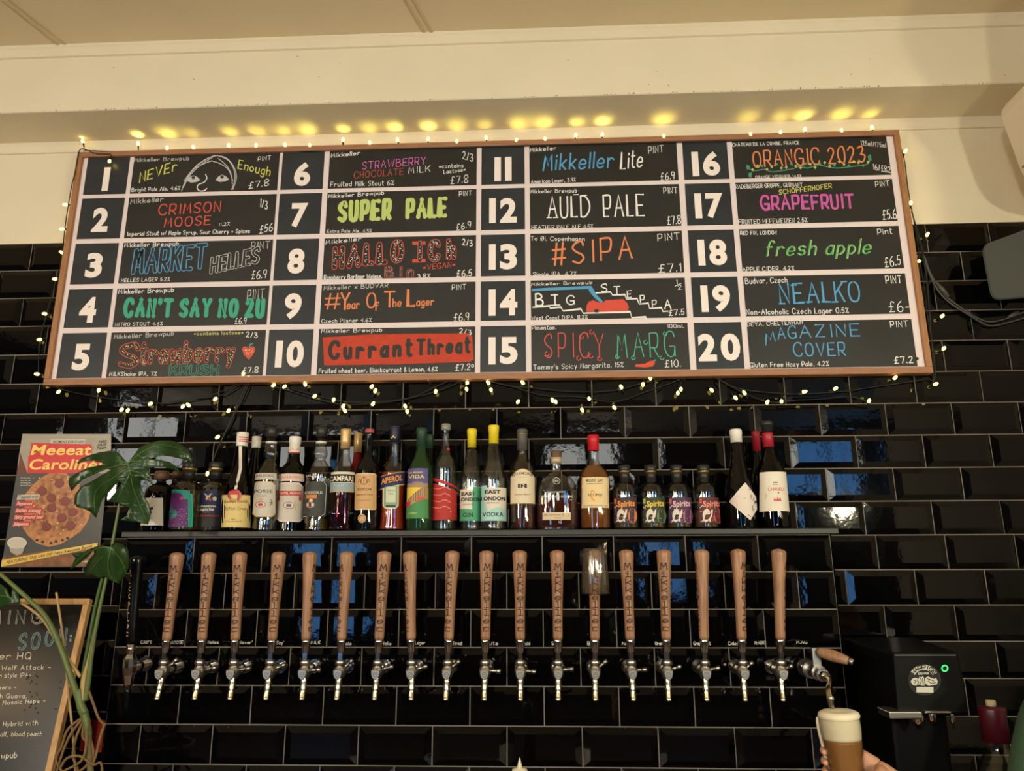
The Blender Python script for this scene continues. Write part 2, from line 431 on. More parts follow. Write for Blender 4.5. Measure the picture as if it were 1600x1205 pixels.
# soffit beam, its upper moulding, cove strip below the soffit
CEIL = 3.325
mb = MB()
mb.box((-3.4, -.1949, 3.0776), (1.62, -.0, CEIL+.02), plaster)
struct(mb.build('trim_1', bevel=.004))
beam = bpy.data.objects['trim_1']
mb = MB(); rd = random.Random(5); dirt = mat('beam_dirt', (96, 72, 44), .9)
for i in range(150):
    x = rd.uniform(-1.9, 1.5); hgt = rd.choice((.0015, .002, .003, .006)); wd = rd.uniform(.0008, .004); z = 3.0790
    mb.add([(x, -.1953, z), (x+wd, -.1953, z), (x+wd*.6, -.1953, z+hgt), (x+wd*.2, -.1953, z+hgt*.8)], [(0, 1, 2, 3)], dirt)
for i in range(14):
    x = rd.uniform(-1.8, 1.5); z = rd.uniform(3.1, 3.27); r = rd.uniform(.0008, .002); mb.add([(x-r, -.1953, z), (x+r, -.1953, z-r), (x+r*.8, -.1953, z+r*1.5), (x-r*.4, -.1953, z+r)], [(0, 1, 2, 3)], dirt)
mb.build('dirt', beam)
mb = MB()
mb.add([(x, y, z) for x in (-3.4, 1.62) for y, z in ((-.1945, 3.283), (-.203, 3.285), (-.206, 3.292), (-.207, 3.312), (-.212, 3.318), (-.213, CEIL+.005), (-.1945, CEIL+.005))],
       [(i, i+1, i+8, i+7) for i in range(6)]+[(0, 6, 13, 7)], plaster)
struct(mb.build('trim_2'))
mb = MB()
mb.add([(x, y, z) for x in (-2.6, 1.62) for y, z in ((-.0, 3.041), (-.006, 3.042), (-.008, 3.048), (-.010, 3.066), (-.018, 3.079), (0, 3.079))],
       [(i, i+1, i+7, i+6) for i in range(5)], plaster)
struct(mb.build('trim_3'))
mb = MB(); mb.box((-4.2, -7.2, CEIL), (4.2, .12, CEIL+.1), plaster2); struct(mb.build('ceiling'))
mb = MB()
for (xa, ya, xb, yb, wd) in SEAMS:
    d = Vector((xb-xa, yb-ya, 0)).normalized(); n = Vector((-d.y, d.x, 0))
    for off in (-.012, .012):
        a = Vector((xa, ya, CEIL-.001))+n*off; b = Vector((xb, yb, CEIL-.001))+n*off
        mb.tube([a, b], wd, plaster2, 8, flatten=.5)
struct(mb.build('trim_4'))
mb = MB(); mb.box((-4.2, -7.2, -.1), (4.2, .12, 0), wood_floor); struct(mb.build('floor'))
# side walls and the street front behind the camera
mb = MB(); mb.box((1.62, -1.25, 0), (1.74, .12, CEIL), plaster); mb.box((1.74, -1.25, 0), (4.2, -1.13, CEIL), dkpaint); mb.box((4.1, -7.2, 0), (4.2, -1.13, CEIL), dkpaint); struct(mb.build('wall_right'))
mb = MB(); mb.box((-4.2, -7.2, 0), (-4.1, .12, CEIL), dkpaint); mb.box((-4.1, 0, 0), (-2.6, .12, CEIL), plaster); struct(mb.build('wall_left'))
mb = MB(); mb.box((-4.2, -7.3, 0), (4.2, -7.2, CEIL), dkpaint); struct(mb.build('wall_front'))
sky_pane = mat('evening_window_pane', (235, 236, 232), .2, emit=10)
blue_pane = mat('blue_lit_window_pane', (104, 176, 255), .2, emit=6)
frame_p = mat('window_frame_paint', (40, 38, 36), .5)
for i, (ax, c, zc, wd, ht, m) in enumerate(WINDOWS):
    m = sky_pane if m == 's' else blue_pane
    # window on the street front (ax 0) or on the left wall (ax 1): pane, frame and one mullion
    mb = MB(); fr = MB(); t = .05
    def bx(B, u0, z0, u1, z1, d0, d1, m_):
        if ax == 0: B.box((u0, -7.2+d0, z0), (u1, -7.2+d1, z1), m_)
        elif ax == 1: B.box((-4.1+d0, u0, z0), (-4.1+d1, u1, z1), m_)
        else: B.box((4.1-d1, u0, z0), (4.1-d0, u1, z1), m_)
    bx(mb, c-wd/2, zc-ht/2, c+wd/2, zc+ht/2, .002, .01, m)
    for u0, u1, z0, z1 in ((c-wd/2-t, c-wd/2, zc-ht/2-t, zc+ht/2+t), (c+wd/2, c+wd/2+t, zc-ht/2-t, zc+ht/2+t), (c-wd/2, c+wd/2, zc-ht/2-t, zc-ht/2), (c-wd/2, c+wd/2, zc+ht/2, zc+ht/2+t), (c-.02, c+.02, zc-ht/2, zc+ht/2)):
        bx(fr, u0, z0, u1, z1, .001, .04, frame_p)
    o = struct(fr.build('window_%d' % (i+1))); mb.build('pane', o)
# back counter under the taps (top just below the frame)
mb = MB(); mb.box((-2.6, -.78, .88), (1.62, -.154, .93), mat('dark_counter_top', (30, 26, 24), .35)); mb.box((-2.6, -.74, 0), (1.62, -.16, .88), dkpaint)
mb.box((-2.6, -.154, .88), (PAN_X0-.006, -.012, .93), mat('dark_counter_top', (0, 0, 0))); mb.box((PAN_X1+.006, -.154, .88), (1.62, -.012, .93), mat('dark_counter_top', (0, 0, 0)))
struct(mb.build('trim_5'))

# unseen shades added over the bar bulbs to cut light thrown up at the ceiling
brassy = mat('added_shade_metal', (40, 36, 32), .4, metal=.6)
for (x, y, z, lab) in ((1.95, -2.65, 1.95, 'added unseen dark metal shade over the bulb furthest right above the bar'), (1.35, -2.75, 1.95, 'added unseen dark metal shade over the bulb second from the right'), (-.5, -3.3, 2.1, 'added unseen dark metal shade over the bulb behind the camera'), (-2.3, -2.9, 2.0, 'added unseen dark metal shade over the bulb furthest left above the bar')):
    pl_ = thing('added_pendant', lab, 'lamp', (x, y, z), 'added lamp shades')
    mb = MB(); mb.lathe([(.13, .075), (.11, .088), (.05, .104), (.018, .118), (.014, .15), (.0005, .152)], brassy, 28); mb.build('added_shade', pl_)
    mb = MB(); mb.tube([(0, 0, .15), (0, 0, CEIL-z-.001)], .004, brassy, 8); mb.build('cord', pl_)

# pen notes on the tap-wall tiles
chalk = flat((226, 220, 210), .8)
mb = MB(); D = Draw(mb, lambda x, y, l: at(x, y, PAN_Y-.0085-l), VPZ)
for t, x0, x1, y, h, c in (("CAN'T", 220, 237, 1006, 5, 0), ('MOOSE', 267, 286, 1006.5, 5, 0), ('Helles', 325, 341, 1006, 5, 0), ("Never'", 374, 394, 1006.5, 5, 0), ("Say'", 432, 443, 1007, 5, 0), ('MILK', 486, 500, 1006.5, 5, 0),
        ('Pale', 536, 549, 1008, 5, 0), ('Hallo', 597, 611, 1008, 5, 0), ('Lager', 649, 664, 1007, 5, 0), ('Threat', 707, 722, 1008, 5, 0), ('Lite', 763, 778, 1008, 5, 0), ('Auld', 816, 828, 1008, 5, 0), ('SIPA', 862, 878, 1008, 5, 0), ('Big', 918, 928, 1008, 5, 0), ('Marg', 972, 988, 1008, 5, 0),
        ('Orange', 1024, 1040, 1008, 5, 0), ('Grapefruit', 1084, 1110, 1008, 5, 0), ('Cider', 1138, 1154, 1008, 5, 0), ('NEALKO', 1179, 1196, 1007, 5, 0), ('M.AG', 1245, 1261, 1006, 5, 0), ('H2O!!', 911, 942, 993, 10, 1)):
    D.text(t, x0, y, x1, y, h, flat((120, 190, 225)) if c else chalk, .16)
lt = mb.build('lettering', wall_center); lt['label'] = 'white and blue pen notes on the black tiles'
# ================================================================== menu board
BY = -.030
wood_frame = mat('oiled_frame_wood', (170, 120, 90), .5, noise=.28, nscale=5, stretch=(3, 30, 30))
wood_frame_v = mat('oiled_frame_wood_upright', (176, 124, 82), .5, noise=.28, nscale=5, stretch=(30, 30, 3))
grid_p = mat('pinkish_white_board', (234, 219, 224), .55, noise=.06, nscale=5)
slate = mat('chalkboard_black', (43, 42, 40), .42, noise=.28, nscale=7)
slate2 = mat('number_card_black', (48, 53, 58), .35, noise=.25, nscale=9)
numeral = mat('numeral_cream', (244, 232, 230), .55)
board = thing('menu_board', 'long wooden framed board of twenty numbered black panels with coloured hand lettering', 'menu board', (-.2095, -.012, 2.1736))
BX0, BX1, BZ0, BZ1 = -1.6292, 1.2104, 2.1736, 3.0204
def child(mb, name, par, root=None, **k):
    """build in world coordinates, then hang under a parent placed with translation/rotation"""
    o = mb.build(name, None, **k)
    bpy.context.view_layer.update()
    o.parent = par; o.matrix_parent_inverse = world_of(par).inverted()
    return o
def world_of(o):
    m = o.matrix_basis.copy()
    if o.parent is not None: m = world_of(o.parent) @ o.matrix_parent_inverse @ m
    return m
fw = .0185
for (a, b, m) in (((BX0, -.040, BZ0), (BX1, -.004, BZ0+fw*1.15), wood_frame), ((BX0, -.040, BZ1-fw), (BX1, -.004, BZ1), wood_frame),
                  ((BX0, -.0398, BZ0+fw*1.15), (BX0+fw, -.004, BZ1-fw), wood_frame_v), ((BX1-fw, -.0398, BZ0+fw*1.15), (BX1, -.004, BZ1-fw), wood_frame_v)):
    mb = MB(); mb.box(a, b, m); child(mb, 'frame_rail', board, bevel=.002)
mb = MB(); mb.box((BX0+fw, BY+.0012, BZ0+fw), (BX1-fw, -.006, BZ1-fw), grid_p); child(mb, 'backing_board', board)
COLS = [(-1.5938, -1.4426, -1.4267, -.9072), (-.8960, -.7489, -.7302, -.2172), (-.2003, -.0531, -.0358, .4662), (.4861, .6359, .6540, 1.1692)]
ROWS = [(3.003, 2.8592), (2.844, 2.6919), (2.6742, 2.526), (2.5079, 2.3718), (2.3531, 2.1985)]
PX0 = [(165, 268), (154, 341), (148, 412), (136, 483), (126, 560)]
PANEL = {}
for c in range(4):
    for r_ in range(5):
        n = c*5+r_+1; x0, x1, p0, p1 = COLS[c]; zt, zb = ROWS[r_]
        mb = MB(); mb.box((x0, BY-.0004, zb), (x1, BY+.001, zt), slate2); nc = child(mb, 'number_card', board)
        mb = MB(); D = Draw(mb, lambda x, y, l: (x, BY-.0008-l*.0003, y), None); D.up = lambda x, y: (0, 1)
        hz = .091; zc = (zt+zb)/2-.002-(.004 if r_ else .012); b0 = zc-hz/2; xc = (x0+x1)/2
        s_ = str(n); ws = []
        for ch in s_: ws.append(.0225 if ch == '1' else .061 if ch == '0' and n == 20 else .057)
        tot = sum(ws)+.014*(len(ws)-1); xx = xc-tot/2
        for ch, wv in zip(s_, ws):
            if ch == '1': D.poly([(xx, b0), (xx+wv, b0), (xx+wv, b0+hz), (xx, b0+hz)], numeral)
            else: D.ftext(ch, xx, b0, xx+wv, hz, numeral, .045)
            xx += wv+.014
        child(mb, 'numeral', nc)
        mb = MB(); mb.box((p0, BY-.0004, zb), (p1, BY+.001, zt), slate); pc = child(mb, 'chalk_panel', board)
        mb = MB(); PANEL[n] = (Draw(mb, lambda x, y, l: at(x, y, BY-.0008-l), VPZ), pc); PANEL[n][0].split = []
WH = flat((236, 234, 236), .8); GY = flat((196, 194, 196), .8); YE = flat((214, 210, 110)); RD = flat((206, 84, 70)); BL = flat((86, 160, 214)); TE = flat((62, 166, 140)); PK = flat((214, 110, 190))
MG = flat((206, 92, 176)); OR_ = flat((226, 134, 88)); LI = flat((190, 208, 122)); BR = flat((176, 84, 70)); GN = flat((84, 176, 110)); IK = flat((44, 43, 41)); CR = flat((236, 226, 160))
def on(n, z):
    D = PANEL[n][0]; D.o = z; return D
A1 = (60, 200, 4); A2 = (60, 400, 4); A3 = (420, 200, 4.444); A4 = (420, 400, 4.444); A5 = (740, 190, 4.444); A6 = (740, 400, 4.444); A7 = (1050, 190, 3.721); A8 = (1050, 400, 3.721)
D = on(1, A1)
D.text('Mikkeller Brewpub', 600, 212, 940, 200, 22, GY, .16); D.text('NEVEr', 632, 340, 862, 262, 60, YE, .12); D.text('Enough', 1247, 252, 1445, 298, 54, YE, .11, shear=.1)
D.text('PINT', 1372, 207, 1452, 198, 26, WH, .12); D.text('\u00a37.8', 1314, 380, 1438, 358, 38, WH, .12); D.text('Bright Pale Ale, 4.6%', 582, 398, 885, 386, 22, WH, .14)
for pts in ([(895,395),(915,340),(960,270),(1030,205),(1100,172)], [(910,330),(975,250),(1060,190),(1120,172)], [(905,372),(945,300),(1010,235),(1090,182)], [(1100,172),(1170,185),(1220,240),(1238,310),(1215,385)],
            [(1130,175),(1190,205),(1225,270),(1226,330),(1208,385)], [(1125,190),(1175,235),(1205,290),(1212,350)], [(1080,205),(1140,225),(1190,265),(1215,330)], [(985,250),(1030,225),(1085,205)], [(960,265),(1000,225),(1050,195)]):
    D.line(pts, 5, GY, 1, True)
D.line([(1045,290),(1052,315),(1035,340),(1003,352),(992,372),(1005,392),(1035,392),(1052,378)], 6, WH, 1, True)
for x, y in ((968, 318), (1148, 314)):
    D.poly([(x-42,y+12),(x-22,y-12),(x,y-22),(x+25,y-12),(x+44,y+8),(x+20,y+20),(x-15,y+24)], GY, 1); D.disc(x, y-8, 11, 10, IK, 2)
D = on(2, A1)
D.text('Mikkeller', 575, 475, 780, 457, 28, GY, .15); D.text('CRIMSON', 752, 543, 1135, 522, 62, RD, .13); D.text('MOOSE', 787, 620, 1073, 603, 56, RD, .13); D.text('11.2%', 1128, 612, 1195, 609, 20, WH, .14)
D.text('Imperial Stout w/ Maple Syrup, Sour Cherry + Spices', 554, 675, 1320, 655, 24, WH, .15); D.text('1/3', 1386, 490, 1430, 512, 50, WH, .1); D.text('\u00a356', 1382, 660, 1462, 640, 46, WH, .1)
D = on(3, A2)
D.text('Mikkeller Brewpub', 537, -55, 875, -66, 24, WH, .16); D.text('MARKET', 590, 108, 1035, 70, 140, BL, .2, 'outline', slate, gap=.32); D.text('HELLES', 1078, 105, 1372, 40, 92, GY, .22, 'outline', slate)
D.text('PINT', 1330, -42, 1445, -48, 44, GY, .1); D.text('\u00a36.9', 1332, 145, 1423, 135, 50, WH, .09); D.text('HELLES LAGER 5.2%', 517, 164, 820, 156, 22, WH, .14)
D = on(4, A2)
D.text('Mikkeller Brewpub', 500, 236, 845, 225, 26, WH, .16); D.text('PINT', 1305, 272, 1410, 262, 58, GY, .08); D.text("CAN'T SAY NO 2U", 540, 374, 1400, 374, 98, TE, .27, 'fat', gap=.5)
D.text('\u00a36.9', 1228, 424, 1298, 420, 34, WH, .12); D.text('NITRO STOUT 4.6%', 480, 438, 775, 432, 20, WH, .14)
D = on(5, A2)
D.text('Mikkeller Brewpub', 472, 519, 845, 496, 26, GY, .15); D.text('*contains lactose*', 972, 496, 1280, 488, 20, YE, .15); D.text('2/3', 1298, 505, 1368, 512, 32, WH, .15)
D.text('S', 510, 690, 610, 690, 135, RD, .24, 'dots', slate, CR); D.text('trawberry', 640, 668, 1215, 652, 118, RD, .24, 'dots', slate, CR, gap=.36, jit=.01)
D.text('KRUSH', 820, 742, 1120, 742, 58, TE, .26, 'outline', slate); D.text('MILKShake IPA, 7%', 443, 750, 738, 748, 24, WH, .15); D.text('\u00a37.8', 1277, 733, 1372, 727, 34, WH, .14)
D.poly([(1315,650),(1285,618),(1272,585),(1280,568),(1300,566),(1315,578),(1330,564),(1352,570),(1356,590),(1340,620)], RD, 1); D.line([(1318,570),(1324,553),(1338,548)], 8, TE, 2)
for i in range(22): D.disc(1315+random.uniform(-26,26), 596+random.uniform(-18,22), 2.2, 2.6, CR, 2, 6)
D = on(6, A3)
D.text('Mikkeller', 432, 205, 633, 186, 28, WH, .16); D.text('STRAWBERRY', 650, 287, 1088, 250, 50, PK, .1); D.text('CHOCOLATE', 592, 350, 933, 322, 44, BR, .11); D.text('MILK', 970, 315, 1120, 303, 42, WH, .1)
D.text('*contains', 1182, 280, 1350, 272, 26, WH, .13); D.text('Lactose*', 1215, 318, 1366, 300, 26, WH, .13); D.text('2/3', 1346, 212, 1418, 236, 52, WH, .09); D.text('\u00a37.8', 1262, 388, 1383, 378, 50, WH, .08); D.text('Fruited Milk Stout 6%', 428, 408, 868, 396, 32, WH, .12)
D = on(7, A3)
D.text('Mikkeller Brewpub', 414, 487, 798, 462, 26, WH, .16); D.text('PINT', 1322, 472, 1408, 466, 30, WH, .13); D.text('SUPER', 490, 640, 838, 626, 122, LI, .25, 'fat', gap=.45); D.text('PALE', 962, 622, 1225, 608, 118, LI, .25, 'fat', gap=.45)
D.text('\u00a36.9', 1302, 710, 1402, 690, 42, WH, .1); D.text('Extra Pale Ale, 4.5%', 404, 727, 713, 723, 20, WH, .14)
D = on(8, A4)
D.text('Mikkeller', 395, -80, 643, -108, 28, WH, .16); D.text('2/3', 1345, -78, 1414, -66, 42, WH, .13); D.text('HALLO', 455, 82, 920, 28, 128, RD, .3, 'dots', slate, WH, gap=.5); D.text('ICh', 1040, 28, 1285, 12, 118, RD, .3, 'dots', slate, WH, gap=.8)
D.line([(1005,-88),(1080,-90)], 24, RD, 1); D.line([(1005,34),(1080,32)], 24, RD, 1)
D.text('BIn', 810, 142, 1000, 138, 62, RD, .3, 'dots', slate, WH, gap=.6); D.text('*VEGAN*', 1072, 98, 1293, 75, 36, RD, .12); D.text('\u00a36.5', 1305, 145, 1408, 138, 44, WH, .13)
D.text('Raspberry Berliner Weisse,', 383, 164, 785, 155, 30, WH, .15); D.text('3.8%', 1032, 154, 1120, 150, 27, WH, .15)
D = on(9, A4)
D.text('Mikkeller x BUDVAR', 382, 236, 826, 217, 28, GY, .15); D.text('PINT', 1272, 235, 1368, 231, 34, WH, .11); D.text('#', 390, 370, 492, 366, 105, OR_, .1); D.text('Y', 500, 372, 555, 370, 112, OR_, .13); D.text('ear', 545, 368, 628, 364, 58, OR_, .15)
D.text('O', 680, 360, 740, 358, 100, OR_, .11); D.text('f', 738, 378, 762, 376, 55, OR_, .15); D.text('T', 802, 355, 872, 353, 105, OR_, .13); D.text('he', 862, 352, 918, 350, 55, OR_, .15); D.text('L', 965, 350, 1012, 348, 112, OR_, .15); D.text('ager', 1028, 346, 1145, 340, 52, OR_, .15)
D.text('\u00a36.9', 1285, 453, 1388, 445, 50, WH, .1); D.text('Czech Pilsner 4.6%', 367, 464, 713, 456, 24, WH, .14)
D = on(10, A4)
D.text('Mikkeller Brewpub', 365, 534, 785, 525, 26, WH, .16); D.text('2/3', 1325, 535, 1406, 550, 34, WH, .15); CUR = mat('red_chalk_block', (204, 72, 52), .8, noise=.22, nscale=40, stretch=(1, 1, 4))
D.poly([(375,566),(700,545),(1050,540),(1380,538),(1412,560),(1422,720),(1395,735),(900,752),(385,760)], CUR, 1)
D.text('Currant', 425, 708, 985, 690, 104, IK, .27, 'fat', gap=.55, l=2); D.text('Threat', 1035, 682, 1390, 664, 96, IK, .25, 'fat', gap=.5, l=2)
D.text('Fruited wheat beer, Blackcurrant & Lemon, 4.6%', 348, 814, 1170, 800, 30, WH, .15); D.text('\u00a37.2', 1297, 797, 1398, 790, 42, WH, .13); D.ring(1415, 763, 8, 10, 5, WH)
D = on(11, A5)
D.text('Mikkeller', 393, 211, 573, 196, 26, WH, .16); D.text('Mikkeller', 483, 338, 970, 318, 108, BL, .1, shear=.12); D.text('Lite', 1022, 328, 1170, 312, 112, WH, .09, shear=.15); D.text('PINT', 1215, 222, 1318, 211, 46, WH, .09)
D.text('\u00a36.9', 1300, 406, 1395, 396, 48, WH, .1); D.text('American Lager, 3.9%', 400, 431, 708, 415, 26, WH, .13)
D = on(12, A5)
D.text('Mikkeller Brewpub', 397, 498, 717, 490, 24, WH, .16); D.text('PINT', 1320, 499, 1415, 497, 40, WH, .1); D.text('AULD', 520, 666, 808, 656, 142, WH, .075); D.text('PALE', 905, 660, 1185, 652, 146, WH, .075)
for x, y in ((515,668),(560,667),(700,508),(760,512),(905,515),(912,660),(1130,506)): D.line([(x-6,y),(x+26,y-1)], 7, WH)
D.text('\u00a37.8', 1347, 716, 1438, 708, 56, WH, .09); D.text('HEATHER PALE ALE 4.5%', 404, 748, 828, 740, 26, WH, .12)
D = on(13, A6)
D.text('To \u00d8l, Copenhagen', 397, -108, 770, -105, 28, WH, .14); D.text('#SIPA', 550, 66, 1100, 12, 150, OR_, .09, gap=.36); D.text('PINT', 1280, -104, 1430, -116, 46, WH, .11); D.text('\u00a37.1', 1287, 114, 1440, 105, 54, WH, .11); D.text('Single IPA, 4.7%', 414, 141, 713, 135, 27, WH, .13)
D = on(14, A6)
D.text('Mikkeller Brewpub', 402, 207, 823, 194, 20, WH, .16)
for ch, x, y, hh, ww in (('B',432,343,80,50),('I',560,342,72,6),('G',648,336,58,50),('S',888,248,54,38),('T',975,264,50,42),('E',1068,288,46,28),('P',1158,324,48,28),('P',1242,354,44,28),('A',1328,368,62,42)):
    D.text(ch, x, y, x+ww, y-2, hh, WH, .14)
D.line([(538,272),(583,270)], 8, WH); D.line([(530,344),(598,340)], 9, WH)
D.line([(412,357),(525,347),(532,364),(605,355),(622,382),(745,368),(762,398),(1088,388),(1098,428),(1195,424),(1198,434)], 9, WH); D.line([(850,257),(950,250),(965,272),(1050,268),(1062,300),(1135,296),(1150,334),(1213,328),(1222,365),(1305,360),(1315,386),(1350,384)], 8, WH)
D.poly([(405,228),(500,222),(815,208),(832,230),(850,265),(900,318),(885,326),(850,300),(815,262),(795,230),(500,240),(405,246)], flat((84,158,210)), 1)
D.poly([(782,390),(785,345),(800,318),(830,308),(870,322),(900,325),(915,308),(960,305),(1040,300),(1065,325),(1078,355),(1072,383)], flat((214,78,62)), 2); D.disc(853, 382, 18, 12, IK, 3)
D.text('1', 1408, 195, 1415, 195, 30, WH, .12); D.line([(1398,210),(1440,192)], 5, WH); D.text('2', 1420, 232, 1445, 230, 28, WH, .14); D.text('\u00a37.5', 1357, 414, 1462, 407, 38, WH, .14); D.text('West Coast DIPA, 8.2%', 404, 444, 790, 434, 23, WH, .15)
D = on(15, A6)
D.text('Pimentae.', 406, 512, 570, 508, 26, WH, .14); D.text('100mL', 1348, 500, 1462, 498, 26, WH, .12); D.text('SPICY', 495, 706, 905, 704, 165, flat((206, 78, 72)), .045, gap=.45); D.text('MARG', 998, 706, 1400, 694, 165, flat((74, 176, 146)), .045, gap=.4)
for x, y in ((510,680),(730,710),(750,560),(815,695),(875,712),(820,528)): D.ring(x, y, 14, 14, 6, flat((206, 78, 72)), 1, 12, 0, 4.6)
for x, y in ((998,700),(1110,706),(1195,600),(1330,540),(1308,708)): D.ring(x, y, 13, 13, 6, flat((74, 176, 146)), 1, 12, 0, 4.6)
D.text("Tommy's Spicy Margarita, 15%", 416, 789, 1040, 770, 33, WH, .11); D.poly([(1120,768),(1125,754),(1190,748),(1225,730),(1250,727),(1260,742),(1245,766),(1190,775)], flat((222, 78, 52)), 1); D.line([(1252,730),(1265,722)], 8, TE, 2); D.text('\u00a310.', 1330, 772, 1436, 768, 47, WH, .1)
D = on(16, A7)
D.text('CH\u00c2TEAU DE LA COMBE, FRANCE', 352, 144, 740, 131, 18, WH, .16); D.text('125ml/175ml', 1100, 136, 1245, 152, 26, WH, .1); D.text('ORANGIC 2023', 475, 265, 1125, 232, 90, OR_, .1)
VN = flat((70, 150, 120)); LF = flat((176, 190, 110))
D.line([(440,270),(480,285),(540,278),(580,292),(640,285),(700,275),(740,262),(790,270),(850,252),(900,262),(960,270),(1040,262),(1100,255),(1140,245),(1150,215)], 6, VN, 1, True)
for i in range(26):
    x = 440+i*28; y = 268+14*math.sin(i*1.9)+(-.04*(x-440)); D.poly([(x-9,y),(x,y-9),(x+9,y-2),(x+1,y+11)], LF if i % 3 else VN, 2)
D.poly([(432,250),(452,258),(455,275),(435,280)], VN, 2); D.poly([(445,300),(465,295),(462,325),(446,322)], VN, 2); D.poly([(1138,200),(1155,190),(1160,225),(1142,228)], VN, 2)
D.text('16/\u00a382', 1172, 278, 1272, 298, 34, WH, .1); D.text('ORANGE VIOGNIER, 14.5%', 485, 329, 752, 322, 14, WH, .16)
D = on(17, A7)
D.text('RADEBERGER GRUPPE, GERMANY', 371, 390, 758, 377, 22, WH, .14); D.text('SCH\u00d6FFERHOFER', 624, 424, 928, 386, 26, YE, .15); D.text('GRAPEFRUIT', 522, 512, 1058, 500, 76, MG, .17, 'fat'); D.text('PINT', 1185, 380, 1264, 373, 30, WH, .14); D.text('\u00a35.6', 1228, 570, 1306, 562, 54, WH, .09); D.text('FRUITED HEFEWEIZEN 2.5%', 388, 596, 787, 585, 25, WH, .13)
D = on(18, A8)
D.text('RED FIN, LONDON', 398, -123, 608, -126, 21, WH, .16); D.text('Pint', 1197, -124, 1280, -130, 32, WH, .12); D.text('fresh apple', 548, -1, 1153, -16, 84, flat((204, 214, 130)), .07, shear=.25, l=1); D.text('fresh apple', 543, 0, 1148, -15, 84, GN, .09, shear=.25, l=2)
D.text('\u00a36.5', 1240, 65, 1330, 50, 54, WH, .09); D.text('APPLE CIDER, 4.2%', 412, 90, 710, 82, 23, WH, .15)
D = on(19, A8)
D.text('Budvar, Czech', 427, 162, 670, 153, 30, WH, .13); D.text('NEALKO', 632, 276, 1095, 264, 114, BL, .085)
for x, y in ((632,278),(700,170),(745,270),(790,268),(880,266),(940,268),(990,150)): D.line([(x-8,y),(x+24,y-1)], 8, BL)
D.text('PINT', 1245, 159, 1335, 156, 42, WH, .12); D.text('\u00a36-', 1265, 325, 1380, 320, 58, WH, .09); D.text('Non-Alcoholic Czech Lager 0.5%', 434, 342, 1027, 331, 30, WH, .14)
D = on(20, A8)
D.text('DEYA, CHELTENHAM', 437, 409, 760, 397, 22, WH, .14); D.text('M', 545, 520, 600, 497, 62, BL, .1); D.text('AG', 617, 488, 722, 474, 68, BL, .1); D.text('AZINE', 745, 474, 1093, 466, 70, BL, .1); D.text('COVER', 712, 582, 1008, 578, 74, BL, .1)
D.text('PINT', 1272, 414, 1373, 410, 33, WH, .13); D.text('\u00a37.2', 1295, 625, 1402, 621, 37, WH, .14); D.text('Gluten Free Hazy Pale, 4.2%', 455, 647, 912, 638, 26, WH, .14); D.disc(1424, 597, 11, 9, flat((26, 26, 26)), 1)
for n, (D, pc) in PANEL.items():
    if D.mb.v: child(D.mb, 'drawing', pc)
    for m_ in D.split: child(m_, 'lettering', pc)

# ================================================================== fairy lights
cable_m = mat('dark_green_flex', (24, 27, 22), .5)
bulb_m = mat('lit_fairy_bulb', (255, 224, 104), .3, emit=BULB)
def bulb_meshes():
    b = MB(); b.lathe([(.0008, .0), (.0040, .002), (.0050, .0065), (.0046, .011), (.0028, .0150), (0, .0165)], bulb_m, 10); bo = b.build('bulb')
    k = MB(); k.lathe([(.0012, -.016), (.0022, -.013), (.0027, -.006), (.0030, -.001), (.0024, .0012)], cable_m, 8); ko = k.build('socket', bo)
    return bo
bulb0 = bulb_meshes(); used = [False]
def put_bulb(root, p, d):
    """bulb with its socket at p, pointing along d"""
    b = bulb0 if not used[0] else copy_tree(bulb0)
    used[0] = True
    b.parent = root
    b.location = Vector(p)-root.location
    b.rotation_euler = Vector(d).to_track_quat('Z', 'Y').to_euler()
def wire(root, pts, r=.0016, k=5, name='cable'):
    mb = MB(); mb.tube([p-root.location for p in smooth_path(pts, k)], r, cable_m, 6); return mb.build(name, root)
def P(x, y, d=-.044): return at(x, y, d)
top = thing('fairy_lights', 'warm fairy lights along the top edge and left side of the menu board', 'string lights', (-.2, -.044, 3.03))
TB = [(130,221,1),(216,225,1),(261,232,0),(303,231,0),(357,228,0),(400,228,0),(446,227,0),(485,228,0),(536,219,1),(578,224,0),(622,219,1),(669,218,1),(714,222,0),(760,216,1),(806,220,0),(852,218,0),(899,212,1),(941,211,1),(1037,214,0),(1173,211,0),(1219,208,0),(1258,203,1),(1315,205,0),(1363,200,1)]
for x, y, k in TB:
    p = P(x, y+3, -.036); d = Vector((random.uniform(-.25, .25), -.28, 1)).normalized(); put_bulb(top, p, d)
    # each lamp is a lensed LED: most of its light leaves along its own axis
    l = bpy.data.lights.new('led_beam', 'SPOT'); l.energy = random.uniform(.05, .17); l.color = (1, .82, .16); l.spot_size = 2.0; l.spot_blend = 1.0; l.shadow_soft_size = .004
    o = bpy.data.objects.new('led_beam', l); o.location = p+d*.018; o.rotation_euler = (-d).to_track_quat('Z', 'Y').to_euler(); COL.objects.link(o)
wire(top, [P(x, y+(13 if k else 8), -.034)+Vector((0, 0, -.002)) for x, y, k in TB])
put_bulb(top, P(172, 250), (.1, -.5, -1)); wire(top, [P(130, 232), P(150, 240), P(172, 241), P(172, 247)])
LB = [(106,320),(101,358),(100,396),(90,436),(74,491),(66,530),(62,585)]
for x, y in LB: put_bulb(top, P(x, y, -.03 if y < 400 else -.022), (-1, -.4, random.uniform(-.4, .4)))
wire(top, [P(130, 232), P(123, 238), P(117, 270), P(112, 290), P(106, 325, -.03), P(101, 360, -.02), P(97, 400, -.02), P(87, 440, -.018), P(72, 494, -.018), P(62, 535, -.018), P(60, 588, -.018)])
bot = thing('fairy_lights', 'tangled string of warm fairy lights sagging in swags below the menu board', 'string lights', (-.2, -.03, 2.15))
